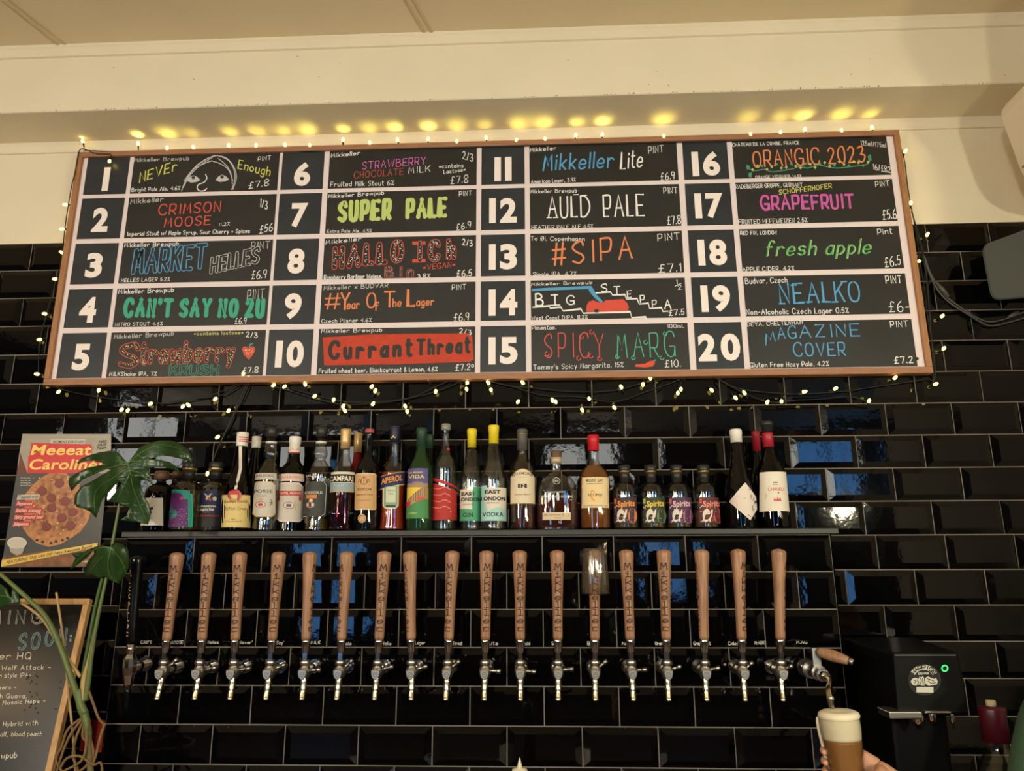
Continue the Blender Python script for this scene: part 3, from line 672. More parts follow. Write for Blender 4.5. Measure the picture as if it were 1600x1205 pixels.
BB = [(94,610),(155,607),(192,638),(201,639),(238,629),(288,633),(297,636),(339,621),(359,639),(343,681),(325,737),(381,582),(388,588),(430,600),(447,602),(478,604),(494,617),(522,622),(535,638),(541,645),(579,607),(585,614),(581,634),(670,595),(681,609),(632,632),(636,640),(730,596),(728,606),(765,601),(767,607),
      (819,601),(811,625),(867,625),(864,629),(908,638),(920,621),(958,635),(972,608),(1005,598),(1017,594),(1064,606),(1059,612),(1072,589),(1110,607),(1147,619),(1165,617),(1197,632),(1221,625)]
for x, y in BB: put_bulb(bot, P(x, y, -.026), (random.uniform(-.6, .6), -.5, random.choice((-1, -.6, .7))))
for path in ([(72,600),(110,612),(165,622),(238,630),(300,625),(350,610),(388,590)], [(250,632),(300,622),(345,618),(388,592),(395,588)], [(388,590),(420,596),(470,612),(535,627),(590,628),(650,620),(700,605),(735,587)], [(400,596),(450,610),(520,630),(580,631),(640,622),(690,600),(728,588),(745,588)],
             [(735,587),(765,596),(800,604),(850,618),(905,620),(960,628),(1010,612),(1050,598),(1085,583)], [(745,588),(790,602),(840,607),(900,612),(960,610),(1000,600),(1050,590),(1095,582)], [(1095,581),(1120,592),(1150,608),(1200,628),(1250,625)], [(1085,583),(1110,584),(1150,606),(1210,614),(1250,616)],
             [(388,592),(368,640),(345,690),(325,737),(305,752)], [(388,596),(385,610),(360,660),(335,712)], [(388,588),(384,583)], [(735,587),(731,596)], [(735,588),(766,598)], [(1068,592),(1060,606)]):
    wire(bot, [P(x, y, -.022) for x, y in path])
rgt = thing('fairy_lights', 'string of warm fairy lights hanging down the right end of the menu board', 'string lights', (1.2, -.03, 2.5))
for x, y in [(1423,320),(1413,240),(1447,370),(1435,408),(1470,496),(1473,547),(1459,602),(1396,593),(1357,629),(1302,609),(1253,613)]: put_bulb(rgt, P(x, y, -.024), (random.uniform(-.2, .8), -.5, random.uniform(-.6, .6)))
for path in ([(1400,213),(1412,245),(1418,290),(1424,325),(1430,355),(1436,400),(1444,450),(1450,500),(1458,545),(1462,585)], [(1424,330),(1438,375),(1447,420),(1452,480),(1456,540),(1459,598)], [(1428,345),(1442,400),(1449,450),(1454,520),(1461,590),(1452,592)], [(1250,616),(1302,613),(1350,607),(1400,600),(1450,592)], [(1221,626),(1280,624),(1330,620),(1357,629)], [(1446,545),(1460,547),(1473,549)], [(1437,408),(1446,407)]):
    wire(rgt, [P(x, y, -.02) for x, y in path])
grey_c = mat('grey_cable', (70, 68, 66), .5)
cb = thing('power_cable', 'grey twin power cable drooping from the board to the dark speaker', 'cable', (1.3, -.02, 2.4))
for path in ([(1444,400),(1455,430),(1475,460),(1500,480),(1525,496),(1548,503),(1575,497),(1610,484)], [(1446,410),(1460,445),(1480,470),(1510,490),(1540,507),(1560,508),(1610,494)]):
    mb = MB(); mb.tube([p-cb.location for p in smooth_path([P(x, y, -.02) for x, y in path])], .0028, grey_c, 8); mb.build('cable', cb)
for a, b in (((1462,441),(1482,464)), ((1575,496),(1592,488))):
    mb = MB(); mb.tube([P(*a, -.022)-cb.location, P((a[0]+b[0])/2, (a[1]+b[1])/2, -.022)-cb.location, P(*b, -.022)-cb.location], [.004, .008, .005], grey_c, 10); mb.build('connector', cb)
# ================================================================== bottle shelf
SZ = at(700, 828.5, -.168).z
black_wood = mat('black_shelf_wood', (40, 39, 38), .45, noise=.2, nscale=8, stretch=(2, 20, 20))
mb = MB(); mb.box((-1.2335, -.168, PAN_Z1), (.8215, -.0115, SZ), black_wood)
tag(mb.build('bottle_shelf', bevel=.0015), 'long black shelf on top of the tiled tap wall carrying the bottles', 'shelf')

clear = thin('clear_glass', (248, 247, 244), edge=.6, f0=.065)
green_g = thin('green_glass', (120, 186, 120), edge=.3, body=.12)
olive_g = thin('dark_olive_glass', (70, 70, 38), edge=.3)
brown_g = thin('brown_glass', (124, 74, 40), edge=.3)
black_g = mat('black_glass', (10, 10, 9), .03)
def liquid(nm, rgb, body=.5): return thin('liquid_'+nm, rgb, .05, body, .6)
water_l = liquid('clear', (236, 240, 236), .04); red_l = liquid('red', (120, 14, 44), .35); orange_l = liquid('orange', (242, 92, 24), .7); amber_l = liquid('amber', (226, 152, 52), .40); whisky_l = liquid('whisky', (176, 96, 52), .22); gold_l = liquid('pale_gold', (226, 206, 130), .16); green_l = liquid('green_tint', (150, 150, 60), .15)
foil_blk = mat('black_foil', (38, 37, 38), .4); foil_wh = mat('white_cap', (232, 228, 220), .45); foil_ye = mat('yellow_foil', (232, 208, 40), .45); foil_red = mat('red_foil', (196, 24, 40), .4); foil_gold = mat('beige_gold_foil', (206, 172, 120), .35, metal=.4)
foil_gr = mat('dark_green_foil', (36, 66, 50), .45); foil_navy = mat('navy_foil', (34, 36, 66), .4); gold = mat('gold_trim', (214, 178, 104), .3, metal=.8); foil_pk = mat('dusky_pink_cap', (178, 82, 88), .5); foil_gy = mat('grey_cap', (86, 84, 84), .5); wood_cap = mat('dark_wood_stopper', (104, 74, 56), .5, noise=.3, nscale=60)
foil_wine = mat('wine_red_foil', (170, 34, 52), .4)
Z1 = (200, 640, 6.025); Z2 = (420, 640, 6.025); Z3 = (620, 640, 6.025); Z4 = (780, 640, 6.025); Z5 = (940, 640, 5)
class Bottle:
    def __init__(s, label, c, w_, y, glass, prof, sy=1.0, sq=0, liq=None, level=None, caps=(), group='bottles on the black shelf', name='bottle', thick=.0028, base=829.0):
        s.c = c; s.y = y
        p0 = at(c, base, y); s.x = p0.x
        s.s = (at(c+1, base, y)-at(c, base, y)).length
        s.r = w_/2*s.s; s.sy = sy; s.root = thing(name, label, 'bottle', (s.x, y, SZ+.0004), group)
        z = s.z; r = s.r
        # prof: list of (py, radius factor); from base up; builds smooth outer wall
        raw = [(f*r, z(py)) for py, f in prof]
        out = [(r*.86, 0), (r*.96, .0025), (raw[0][0], .008)] + [p for p in raw if p[1] > .01]
        pts = smooth_path([(a, b, 0) for a, b in out], 4); P_ = [(max(p.x, .001), p.y) for p in pts]
        mb = MB()
        if glass is black_g or thick == 0:
            mb.lathe(P_, glass, 32, 1, sy, sq=sq)
        else:
            inn = [(max(a-thick, .002), max(b, .006)) for a, b in reversed(P_)]
            mb.lathe([(.0005, 0)]+P_+inn+[(.0005, .006)], glass, 32, 1, sy, sq=sq)
        s.body = mb.build('glass_body', s.root)
        if liq is not None:
            zl = z(level)
            L = [(max(a-thick-.0003, .002), max(b, .0066)) for a, b in P_ if b < zl]
            L.append((L[-1][0], zl))
            mb = MB(); mb.lathe([(.0005, .0064)]+L+[(.0005, zl)], liq, 28, 1, sy, sq=sq); mb.build('liquid', s.root)
        for nm, m, cp in caps:
            mb = MB(); q = [(f*r, z(py)) for py, f in cp]
            mb.lathe([(.0005, q[0][1])]+q+[(.0005, q[-1][1])], m, 26, 1, 1 if sy == 1 else min(1, sy*1.3)); mb.build(nm, s.root)
        ph = math.atan2(-s.x, -(CAM.y-y)*1.0); s.ph = ph
    def z(s, py):
        return max(0.0, at(767+(s.c-767)*(py+4480)/5309, py, s.y-s.r*.6).z-SZ)
    def fn(s, fac=1.0):
        def f(px, py, l):
            cx = 767+(s.c-767)*(py+4480)/5309
            rr = s.r*fac(py) if callable(fac) else s.r*fac
            v = max(-.985, min(.985, (px-cx)*s.s/rr)); a = math.asin(v)+s.ph
            R = rr+.0007+l
            return (R*math.sin(a), -R*s.sy*math.cos(a) if s.sy != 1 else -R*math.cos(a), s.z(py))
        return f
    def draw(s, z_, fac=1.0):
        D = Draw(MB(), s.fn(fac)); D.o = z_; return D
    def done(s, D, name='paper_label'):
        D.mb.build(name, s.root)
RND = lambda sh, nk, rn, gt: [(829, 1), (sh+30, 1), (sh, 1), (sh-(sh-nk)*.35, .88), (sh-(sh-nk)*.65, .62), (nk+2, rn+.06), (nk-4, rn), (gt, rn)]
def spirit(sh, nk, rn, gt): return RND(sh, nk, rn, gt)
WHL = flat((226, 214, 202), .6); SIL = flat((196, 188, 178), .45); BK = flat((24, 22, 24)); CRM = flat((222, 196, 130), .6); TAN = flat((208, 164, 116), .6); REDL = flat((196, 40, 44)); GRNL = flat((70, 150, 100)); NAVY = flat((36, 42, 84)); ORG = flat((236, 150, 50)); YEL = flat((236, 206, 80)); TEAL = flat((30, 150, 132)); PUR = flat((96, 38, 110)); GOL = flat((196, 156, 84), .4)
YB = -.098
# -- brown stoppered bottle and its twin behind
bp = [(829, 1), (790, 1), (772, .98), (762, .85), (756, .5), (753, .32), (743, .32)]
cp = [('stopper', wood_cap, [(749, .36), (747, .5), (737, .5), (735, .42)])]
b = Bottle('squat brown bottle with a white label half hidden by the plant leaf', 244, 44, -.118, brown_g, bp, caps=cp); D = b.draw(Z1)
D.area(112, 322, 838, 1095, WHL, 1); D.poly([(205,935),(250,915),(240,930),(245,945),(225,950),(230,985),(212,985)], BK, 2); D.ftext('ZEN', 195, 1035, 235, 14, BK, .02, l=2); D.line([(215,1075),(265,1073)], 4, BK, 2); b.done(D)
Bottle('squat brown bottle standing in the shadow behind the teal and purple labelled bottle', 269, 34, -.043, brown_g, [(829, 1), (790, 1), (772, .98), (762, .85), (756, .5), (753, .34), (743, .34)], caps=[('stopper', wood_cap, [(749, .36), (747, .5), (738, .5), (736, .42)])])
# -- two bottles with black wax necks
def waxneck(label, c, w_=44):
    return Bottle(label, c, w_, -.118 if c < 300 else -.070, clear, [(829, 1), (780, 1), (764, .98), (756, .85), (751, .6), (749, .42), (746, .38), (728, .38)], liq=gold_l, level=766,
        caps=[('neck_sleeve', foil_blk, [(748, .42), (735, .44), (734.5, .40)]), ('collar_ring', gold, [(734, .47), (731, .48), (730, .46)]), ('stopper', foil_blk, [(731, .47), (730, .50), (723, .50), (721.5, .44)])])
b = waxneck('teal and purple labelled clear bottle with a black stopper', 287); D = b.draw(Z1)
D.area(395, 600, lambda x: 757+abs(x-450)*.12 if x < 560 else 775+(x-560)*.9, 1112, TEAL, 1); D.area(398, 560, lambda x: 880-90*math.sin((x-398)/162*PI) if x < 520 else 850, 1110, PUR, 2)
D.area(425, 500, 790, 900, PUR, 3, 4); D.disc(508, 842, 14, 16, flat((190, 60, 90)), 3)
for rr in (36, 24, 12): D.ring(432, 985, rr, rr*1.1, 7, TEAL, 3)
for i in range(30): D.disc(random.uniform(405, 560), random.uniform(900, 1100), 3, 3, flat((190, 170, 200)), 3, 6)
D.line([(590,800),(598,1000),(585,1105)], 10, flat((40,180,160)), 3); b.done(D)
b = waxneck('navy labelled clear bottle with a goat emblem and black stopper', 329); D = b.draw(Z1)
D.area(655, 900, lambda x: 762+((x-770)/130)**2*75, 1108, NAVY, 1); D.area(655, 895, 985, 1105, flat((44, 40, 44)), 2)
D.poly([(738,800),(720,790),(735,812),(742,830),(735,855),(780,860),(772,830),(780,808),(795,792),(775,800),(765,815),(750,815)], flat((220,200,170)), 2); D.disc(765, 845, 12, 14, flat((200,90,50)), 3); D.disc(812, 845, 18, 20, flat((214,190,150)), 2)
D.ftext('phantom', 685, 925, 820, 24, WHL, .03, l=3); D.ftext('spirits', 695, 955, 805, 24, WHL, .03, l=3); D.ftext('RUM', 730, 975, 765, 8, WHL, l=3); D.ftext('LIMITED SPICED BLEND', 660, 1012, 845, 14, flat((214, 70, 50)), .02, l=3)
for y in (1030, 1045, 1060): D.line([(680,y),(820,y)], 3, flat((120,112,116)), 3)
b.done(D)
# -- bitter bottle with cream label and its twin
bp = [(829, 1), (780, 1), (758, .9), (742, .66), (725, .5), (706, .42), (690, .34), (681, .32)]
def bitter(label, c, w_, y, top, bp):
    return Bottle(label, c, w_, y, olive_g, bp, caps=[('screw_cap', foil_wh, [(top+23, .36), (top+20, .38), (top+1, .40), (top, .36)])], thick=.0022)
b = bitter('dark bottle with a square cream label and a red wax seal', 367, 46, -.116, 674, bp); D = b.draw(Z1)
D.area(893, 1138, lambda x: 808, lambda x: 1113, CRM, 1); D.text('GAMMEL DANSK', 918, 885, 1112, 880, 22, BK, .14, l=2); D.text('Bitter Dram', 925, 952, 1100, 950, 30, flat((90, 70, 40)), .07, l=2, shear=.2)
D.text('1964', 975, 1042, 1010, 1042, 10, BK, .14, l=2); D.text('Denmark', 920, 1065, 1060, 1062, 14, BK, .1, l=2, shear=.3)
D.disc(1005, 815, 60, 58, flat((190, 36, 32), .3), 3); D.ring(1005, 815, 40, 38, 6, flat((150, 24, 24), .3), 4); b.done(D)
D = b.draw(Z1, lambda py: .36 if py < 690 else .36+.64*min(1, ((py-690)/80))**1.6); D.area(1040, 1066, 340, 560, WHL, 2, 3); D.poly([(1040,560),(1066,560),(1020,770),(998,770)], WHL, 2)
for y in (252, 272, 290): D.area(1044, 1124, y, y+9, flat((190, 50, 60)), 6, 8)
b.done(D, 'neck_strip')
bitter('dark bottle with a striped white cap behind the cream labelled bottle', 390, 36, -.044, 681, [(829, 1), (780, 1), (758, .9), (742, .66), (725, .5), (706, .42), (695, .36), (688, .34)])
# -- three akvavit-style bottles
def akva(label, c, glass, liq, top):
    return Bottle(label, c, 40, -.110 if c < 450 else -.095, glass, [(829, .97), (812, .93), (780, .96), (745, 1), (738, .97), (731, .84), (722, .55), (717, .40), (712, .52), (705, .53), (698, .44), (690, .42)], liq=liq, level=800,
        caps=[('pourer_ring', foil_wh, [(692, .40), (690, .43), (689, .42)]), ('neck_band', clear, [(689.5, .36), (682, .36)]), ('screw_cap', foil_blk, [(682, .36), (681, .44), (top+2, .44), (top, .40)])])
def octa(D, x0, x1, y0, y1, m, l, k=30):
    D.area(x0, x1, lambda x: y0+max(0, k-(x-x0), k-(x1-x)), lambda x: y1-max(0, k-(x-x0), k-(x1-x)), m, l, 24)
b = akva('clear bottle with a silver eight-sided label and black screw cap', 414, clear, water_l, 667); D = b.draw(Z1)
D.area(1203, 1390, 605, 665, SIL, 1); D.ftext('AALBORG', 1208, 640, 1360, 24, flat((110, 84, 50)), .01, l=2); octa(D, 1182, 1380, 682, 1016, GOL, 1); octa(D, 1188, 1374, 690, 1008, SIL, 2)
D.ftext('PORSE', 1196, 790, 1352, 32, flat((90, 80, 60)), .01, l=3); D.ftext('SNAPS', 1225, 828, 1305, 18, flat((150, 140, 130)), 0, l=3); D.disc(1252, 900, 40, 26, WHL, 3); D.ring(1252, 900, 40, 26, 5, flat((170,40,40)), 4); D.area(1232, 1272, 890, 912, flat((180, 50, 50)), 4, 4)
D.poly([(1238,862),(1240,838),(1248,850),(1254,834),(1260,850),(1270,838),(1270,862)], GOL, 3); D.line([(1330,910),(1345,870),(1335,850)], 5, BK, 3, True); D.line([(1345,905),(1352,880),(1325,880)], 4, BK, 3); D.line([(1205,960),(1340,958)], 3, BK, 3); b.done(D)
b = Bottle('green bottle with a red and white eight-sided label and a white cap', 452, 41, -.083, thin('deep_green_glass', (60, 84, 50), edge=.3), [(829, .97), (812, .94), (780, .97), (745, 1), (736, .96), (729, .82), (722, .55), (716, .44), (706, .41), (700, .40)],
    caps=[('screw_cap', foil_wh, [(708, .42), (692, .42), (691, .45), (683, .46), (681, .42)])], liq=green_l, level=760); D = b.draw(Z2)
PKL = flat((222, 196, 184)); RRD = flat((190, 44, 50))
D.area(100, 322, 610, 680, PKL, 1); D.ftext('AALBORG', 122, 655, 290, 24, flat((190, 110, 100)), 0, l=2); octa(D, 78, 316, 692, 1062, PKL, 1, 34); octa(D, 90, 306, 706, 1048, SIL, 2, 32)
D.area(100, 300, lambda x: 772+((x-200)/100)**2*-6, lambda x: 815, RRD, 3); D.ftext('TAFFEL AKVAVIT', 108, 805, 294, 24, PKL, .02, l=4); D.area(92, 112, 818, 860, RRD, 3, 3); D.area(275, 298, 818, 860, RRD, 3, 3)
D.disc(188, 908, 44, 30, WHL, 3); D.ring(188, 908, 44, 30, 5, flat((150,60,60)), 4); D.area(168, 210, 896, 920, flat((90,60,120)), 4, 4); D.line([(130,1018),(240,1016)], 3, flat((150,130,120)), 3); D.line([(240,870),(250,900),(242,950)], 8, GOL, 3); b.done(D)
D = b.draw(Z2, .43); D.area(190, 295, 345, 400, WHL, 1); D.area(190, 295, 398, 410, RRD, 2); D.ftext('AA', 196, 380, 290, 22, RRD, 0, l=2); b.done(D, 'neck_label')
b = akva('clear bottle with a printed eight-sided outline and black screw cap', 494, clear, gold_l, 666); D = b.draw(Z2)
GL = flat((206, 200, 190)); DK = flat((40, 42, 42))
D.ftext('AALBORG', 345, 640, 500, 24, GL, 0, l=2); octa(D, 322, 560, 682, 1012, flat((58, 60, 58)), 1, 36)
for pts in ([(330,715),(365,690),(515,690),(535,715),(520,985),(490,1008),(330,1008)],): D.line(pts, 5, GL, 2)
D.ftext('NORDGULD', 336, 800, 498, 26, GL, .02, l=3); D.area(360, 450, 808, 842, flat((216, 128, 60)), 3, 6); D.disc(400, 860, 16, 14, WHL, 3); D.disc(395, 902, 36, 28, WHL, 3); D.ring(395, 902, 30, 22, 6, flat((200, 80, 60)), 4); D.line([(332,962),(470,958)], 3, GL, 3); b.done(D, 'printed_label')
# -- ribbed red aperitif
b = Bottle('clear ribbed bottle of dark red aperitif with a tall beige foil cap', 533, 39, -.112, clear, [(829, 1), (800, 1), (760, 1), (742, .98), (735, .90), (727, .72), (718, .48), (708, .40), (700, .38), (690, .38)], liq=red_l, level=752,
    caps=[('foil_cap', foil_gold, [(700, .39), (687, .41), (672, .44), (669.5, .42), (669, .38)])]); D = b.draw(Z2)
D.area(578, 800, 592, 780, flat((222, 214, 196)), 1); D.area(576, 800, 615, 690, flat((44, 32, 34)), 2); D.ftext('CAMPARI', 572, 680, 786, 48, flat((236, 228, 214)), .03, l=3); D.area(576, 800, 695, 778, flat((150, 168, 178)), 2); D.text('Milano', 615, 730, 700, 728, 18, flat((214, 206, 190)), .1, l=3, shear=.2); D.area(576, 800, 772, 782, GOL, 3); b.done(D)
mb = MB()
for k in range(44):
    a = 2*PI*k/44; mb.tube([((b.r+.0002)*math.sin(a), -(b.r+.0002)*math.cos(a), zz) for zz in (.012, .05, b.z(770))], .0013, thin('ribbed_red_glass', (150, 60, 100)), 5)
mb.build('rib_band', b.root)
Bottle('bottle with gold cap and red neck peeping out behind the dark red aperitif', 553, 33, -.042, thin('red_glass', (190, 30, 30), body=.4), [(829, 1), (770, 1), (750, .96), (735, .7), (722, .45), (712, .38), (704, .36), (698, .36)], caps=[('foil_cap', foil_gold, [(706, .38), (690, .40), (677, .40), (675, .36)])])
# -- tan-label vermouth
b = Bottle('black bottle with a tall tan label and a pink topped cap', 571, 38, -.110, black_g, [(829, 1), (780, 1), (740, 1), (731, .94), (722, .74), (715, .50), (709, .38), (700, .34), (680, .33), (676, .36)],
    caps=[('cap', foil_pk, [(675, .34), (674, .38), (669.5, .38), (669, .34)])]); D = b.draw(Z2)
LB2 = flat((120, 84, 56))
octa(D, 812, 1006, 606, 948, flat((232, 200, 150)), 1, 10); octa(D, 820, 998, 616, 938, TAN, 2, 8); D.ftext('COCCHI', 838, 768, 960, 24, flat((60, 44, 36)), .02, l=3); D.ftext('VERMOUTH DI TORINO', 826, 815, 974, 15, LB2, .01, l=3); D.text('Storico', 836, 872, 940, 866, 22, LB2, .08, l=3, shear=.3)
D.ring(895, 680, 24, 34, 5, LB2, 3); D.line([(895,650),(895,710)], 4, LB2, 3); D.line([(845,690),(860,660),(868,700)], 5, LB2, 3, True); D.line([(945,690),(932,660),(922,700)], 5, LB2, 3, True); D.line([(850,715),(940,715)], 5, LB2, 3); D.poly([(885,650),(905,650),(900,635),(890,635)], LB2, 3); D.line([(840,910),(950,908)], 3, LB2, 3); D.disc(878, 1030, 36, 42, TAN, 1); D.ring(878, 1030, 26, 30, 4, LB2, 2); b.done(D)
# -- orange aperitif
b = Bottle('clear bottle of bright orange aperitif with a slanted navy label band', 612, 41, -.095, clear, [(829, 1), (800, .93), (770, .95), (748, 1), (738, 1), (730, .92), (722, .68), (716, .46), (708, .40), (695, .38), (686, .36)], liq=orange_l, level=738,
    caps=[('foil_cap', foil_navy, [(690, .39), (680, .39), (672, .38), (666, .37), (664, .34)])]); D = b.draw(Z2)
ob = lambda x: 640-(x-1040)*.22; D.area(1046, 1272, lambda x: ob(x)-6, lambda x: ob(x)+122, GOL, 1); D.area(1046, 1272, ob, lambda x: ob(x)+112, NAVY, 2); D.ftext('APEROL', 1062, 712, 1252, 56, ORG, .03, y1=672, l=3)
D.area(1075, 1218, lambda x: 730-(x-1075)*.15, lambda x: 940-max(0, abs(x-1146)-45)*1.1, WHL, 1, 18); D.area(1086, 1208, lambda x: 738-(x-1086)*.15, lambda x: 930-max(0, abs(x-1146)-42)*1.1, flat((140, 170, 130)), 2, 18); D.area(1105, 1190, 735, 880, flat((206, 208, 190)), 3, 8)
D.ftext('APERITIVO', 1112, 775, 1184, 13, flat((80,110,80)), 0, l=4); D.ftext('1919', 1125, 808, 1168, 14, flat((80,110,80)), .02, l=4); D.area(1105, 1190, 905, 922, flat((60, 60, 50)), 4, 6); b.done(D)
D = b.draw(Z2, .42); D.ftext('A', 1145, 268, 1192, 24, YEL, .03, l=2); b.done(D, 'neck_mark')
# -- green mezcal bottle and neighbour behind
b = Bottle('green bottle with a colourful label of a woven pattern over a green hill', 655, 40, -.110, green_g, [(829, 1), (780, 1), (740, 1), (730, .92), (720, .70), (712, .52), (704, .42), (695, .38), (690, .36)], liq=liquid('greenish', (150, 190, 120), .15), level=715,
    caps=[('neck_foil', foil_gr, [(697, .40), (678, .40), (676, .44), (671, .45), (669, .40), (667, .38)])]); D = b.draw(Z3)
D.area(98, 290, 560, 1030, flat((92, 86, 150)), 1); D.area(98, 290, lambda x: 700, 1030, flat((170, 140, 110)), 2); D.area(98, 290, lambda x: 735+(x-98)*.05, 1030, YEL, 3)
D.ftext('DEL MAGUEY', 112, 607, 244, 16, YEL, .02, l=2); D.ftext('VIDA', 110, 655, 258, 32, YEL, .02, l=2); D.ftext('MEZCAL', 150, 698, 240, 12, YEL, .0, l=3)
D.area(108, 284, lambda x: 850-130*math.sin(min(1, (x-100)/190)*PI/2)+10, 900, flat((190, 150, 110)), 4)
for i in range(9):
    for j in range(7):
        x = 118+i*20; t = 850-130*math.sin(min(1, (x-100)/190)*PI/2)+18+j*18
        if t < 880: D.poly([(x-5,t+6),(x+3,t-7),(x+8,t-5),(x,t+8)], BK, 5)
D.area(190, 260, 830, 880, flat((220, 80, 60)), 6, 5); D.area(98, 135, 870, 925, flat((206, 40, 80)), 6, 4)
D.area(98, 290, lambda x: 930-85*math.sin((x-98)/192*PI/2), 1030, flat((72, 140, 84)), 7); D.text('Clasico', 118, 990, 188, 985, 20, YEL, .1, l=8, shear=.3); b.done(D)
Bottle('dark green bottle behind the woven pattern label', 668, 33, -.041, olive_g, [(829, 1), (770, 1), (745, .96), (730, .7), (716, .44), (700, .36), (690, .34)], caps=[('neck_foil', foil_gr, [(700, .38), (682, .40), (679, .40), (678, .36)])])
# -- clear bottle with red print
b = Bottle('clear bottle printed with a big red swirl, glass stopper', 694, 39, -.088, clear, [(829, 1), (780, 1), (738, 1), (728, .97), (719, .84), (711, .62), (704, .46), (690, .36), (676, .34), (670, .35)], liq=water_l, level=712,
    caps=[('stopper', mat('frosted_stopper', (190, 184, 172), .25, trans=.5), [(671, .33), (670, .38), (662, .38), (661, .34)])]); D = b.draw(Z3)
RG = flat((190, 40, 34))
for k in range(6):
    y = 640+k*55; D.area(340, 560, lambda x: y+(x-340)*.38, lambda x: y+30+(x-340)*.34, RG, 1+k % 2, 12)
D.area(335, 560, lambda x: 700+(x-335)*.30, 1045, flat((176, 44, 40)), 1, 14)
for yy in (740, 800, 860, 920): D.line([(345,yy),(400,yy+14),(450,yy-4),(500,yy+20)], 6, flat((226, 150, 130)), 4, True)
D.line([(395,962),(505,962),(505,1025),(340,1000)], 5, flat((226,190,170)), 4); b.done(D, 'printed_label')
D = b.draw(Z3, .42); D.disc(480, 370, 12, 14, RG, 1); b.done(D, 'neck_mark')
# -- two yellow-capped bottles
def eldn(label, c, w_, t, word, z, xs, m, wave):
    b = Bottle(label, c, w_, -.084 if word == 'GIN' else -.110, clear, [(829, 1), (790, 1), (750, 1), (738, .92), (725, .74), (712, .58), (700, .46), (693, .40), (680, .36)], liq=water_l, level=(730 if word == 'GIN' else 720),
        caps=[('neck_foil', foil_ye, [(t+29, .40), (t+11, .40), (t+10, .43), (t+1, .44), (t, .40)])]); D = b.draw(z)
    x0, x1 = xs; D.area(x0, x1, 755 if word == 'GIN' else 740, 1052, WHL, 1)
    if word == 'GIN':
        D.area(x0, x1, lambda x: 935+min(20, max(0, x-x0))*.1+(x-x0)*.08 if x < 712 else 735, 1052, m, 2, 40)
        D.ftext('EAST', 612, 815, 738, 34, BK, .045, l=3); D.ftext('LONDON', 585, 868, 790, 36, BK, .045, l=3); D.ftext('LIQUOR CO.', 622, 905, 722, 12, BK, .01, l=3); D.ftext('GIN', 626, 1018, 718, 42, BK, .02, l=3)
    else:
        D.area(x0, 850, 720, lambda x: 760+(850-x)*.05 if x > 840 else 830, m, 2, 10); D.area(x0, 1038, lambda x: 960-34*math.sin((x-860)/180*PI) if x > 860 else 760+(x-x0)*3.2, 1052, m, 2, 40)
        D.ftext('EAST', 830, 800, 972, 38, BK, .045, l=3); D.ftext('LONDON', 796, 862, 1016, 38, BK, .045, l=3); D.ftext('LIQUOR CO.', 845, 890, 962, 12, BK, .01, l=3); D.ftext('VODKA', 810, 1012, 998, 42, BK, .02, l=3)
    b.done(D)
eldn('slim clear bottle with yellow capsule and a green and white GIN label', 736, 36, 669, 'GIN', Z3, (597, 790), flat((76, 160, 118)), 0)
eldn('taller clear bottle with yellow capsule and a pale blue VODKA label', 771, 40, 663, 'VODKA', Z3, (798, 1036), flat((168, 212, 208)), 1)
# -- arched-label whisky
b = Bottle('whisky bottle with an arched cream label marked 12 and grey cap', 817, 42, YB, clear, [(829, 1), (780, 1), (745, 1), (733, .97), (725, .84), (718, .58), (712, .42), (705, .36), (690, .34)], liq=whisky_l, level=790,
    caps=[('neck_foil', foil_gy, [(702, .38), (678, .39), (677, .38)]), ('collar_ring', gold, [(677.5, .41), (676, .42)]), ('stopper', foil_gy, [(676, .40), (670, .40), (669, .34)])]); D = b.draw(Z3)
D.area(1070, 1298, lambda x: 565+max(0, ((x-1184)/114)**2)*75, 892, GOL, 1, 24); D.area(1078, 1290, lambda x: 572+((x-1184)/110)**2*72, 886, flat((224, 208, 182)), 2, 24)
for i, ch in enumerate('BOWMORE'):
    x = 1088+i*28; y = 622+((x+10-1184)/100)**2*16; D.ftext(ch, x, y, x+24, 28, flat((60, 50, 44)), .01, l=3)
D.ftext('ISLAY', 1150, 650, 1225, 13, GOL, 0, l=3); D.area(1140, 1222, 706, 746, flat((56, 40, 36)), 3, 6); D.ftext('12', 1160, 742, 1202, 32, flat((230, 220, 200)), .01, l=4)
for y in (668, 680, 778, 792): D.line([(1122,y),(1245,y)], 3, flat((150,130,110)), 3)
D.ftext('SINGLE MALT', 1110, 812, 1255, 13, flat((100, 84, 70)), .01, l=3); D.line([(1100,725),(1130,725)], 3, BK, 3); D.line([(1235,725),(1265,725)], 3, BK, 3); D.line([(1128,848),(1235,846)], 3, flat((150,130,110)), 3); D.line([(1088,865),(1280,865)], 3, flat((150,130,110)), 3); b.done(D)
# -- wide flat bourbon flask
b = Bottle('wide flat flask of bourbon with a wooden stopper and a low cream label', 871, 67, YB, clear, [(829, .96), (815, 1), (780, 1), (766, .98), (754, .88), (745, .70), (739, .46), (735, .28), (728, .24), (712, .23)], sy=.52, liq=whisky_l, level=779,
    caps=[('neck_sleeve', mat('pale_foil', (196, 176, 150), .4, metal=.3), [(722, .25), (712, .26)]), ('stopper', wood_cap, [(712, .26), (711, .27), (703, .27), (702, .24)])]); D = b.draw(Z4)
WT = flat((210, 200, 186)); D.ftext('WOODFORD RESERVE', 395, 830, 690, 22, WT, .01, l=1); D.line([(400,848),(680,848)], 5, WT, 1); D.ring(540, 672, 32, 30, 4, WT, 1); D.ftext('WR', 520, 685, 560, 24, WT, 0, l=1); D.ftext("DISTILLER'S SELECT", 455, 782, 625, 14, WT, .01, l=1)
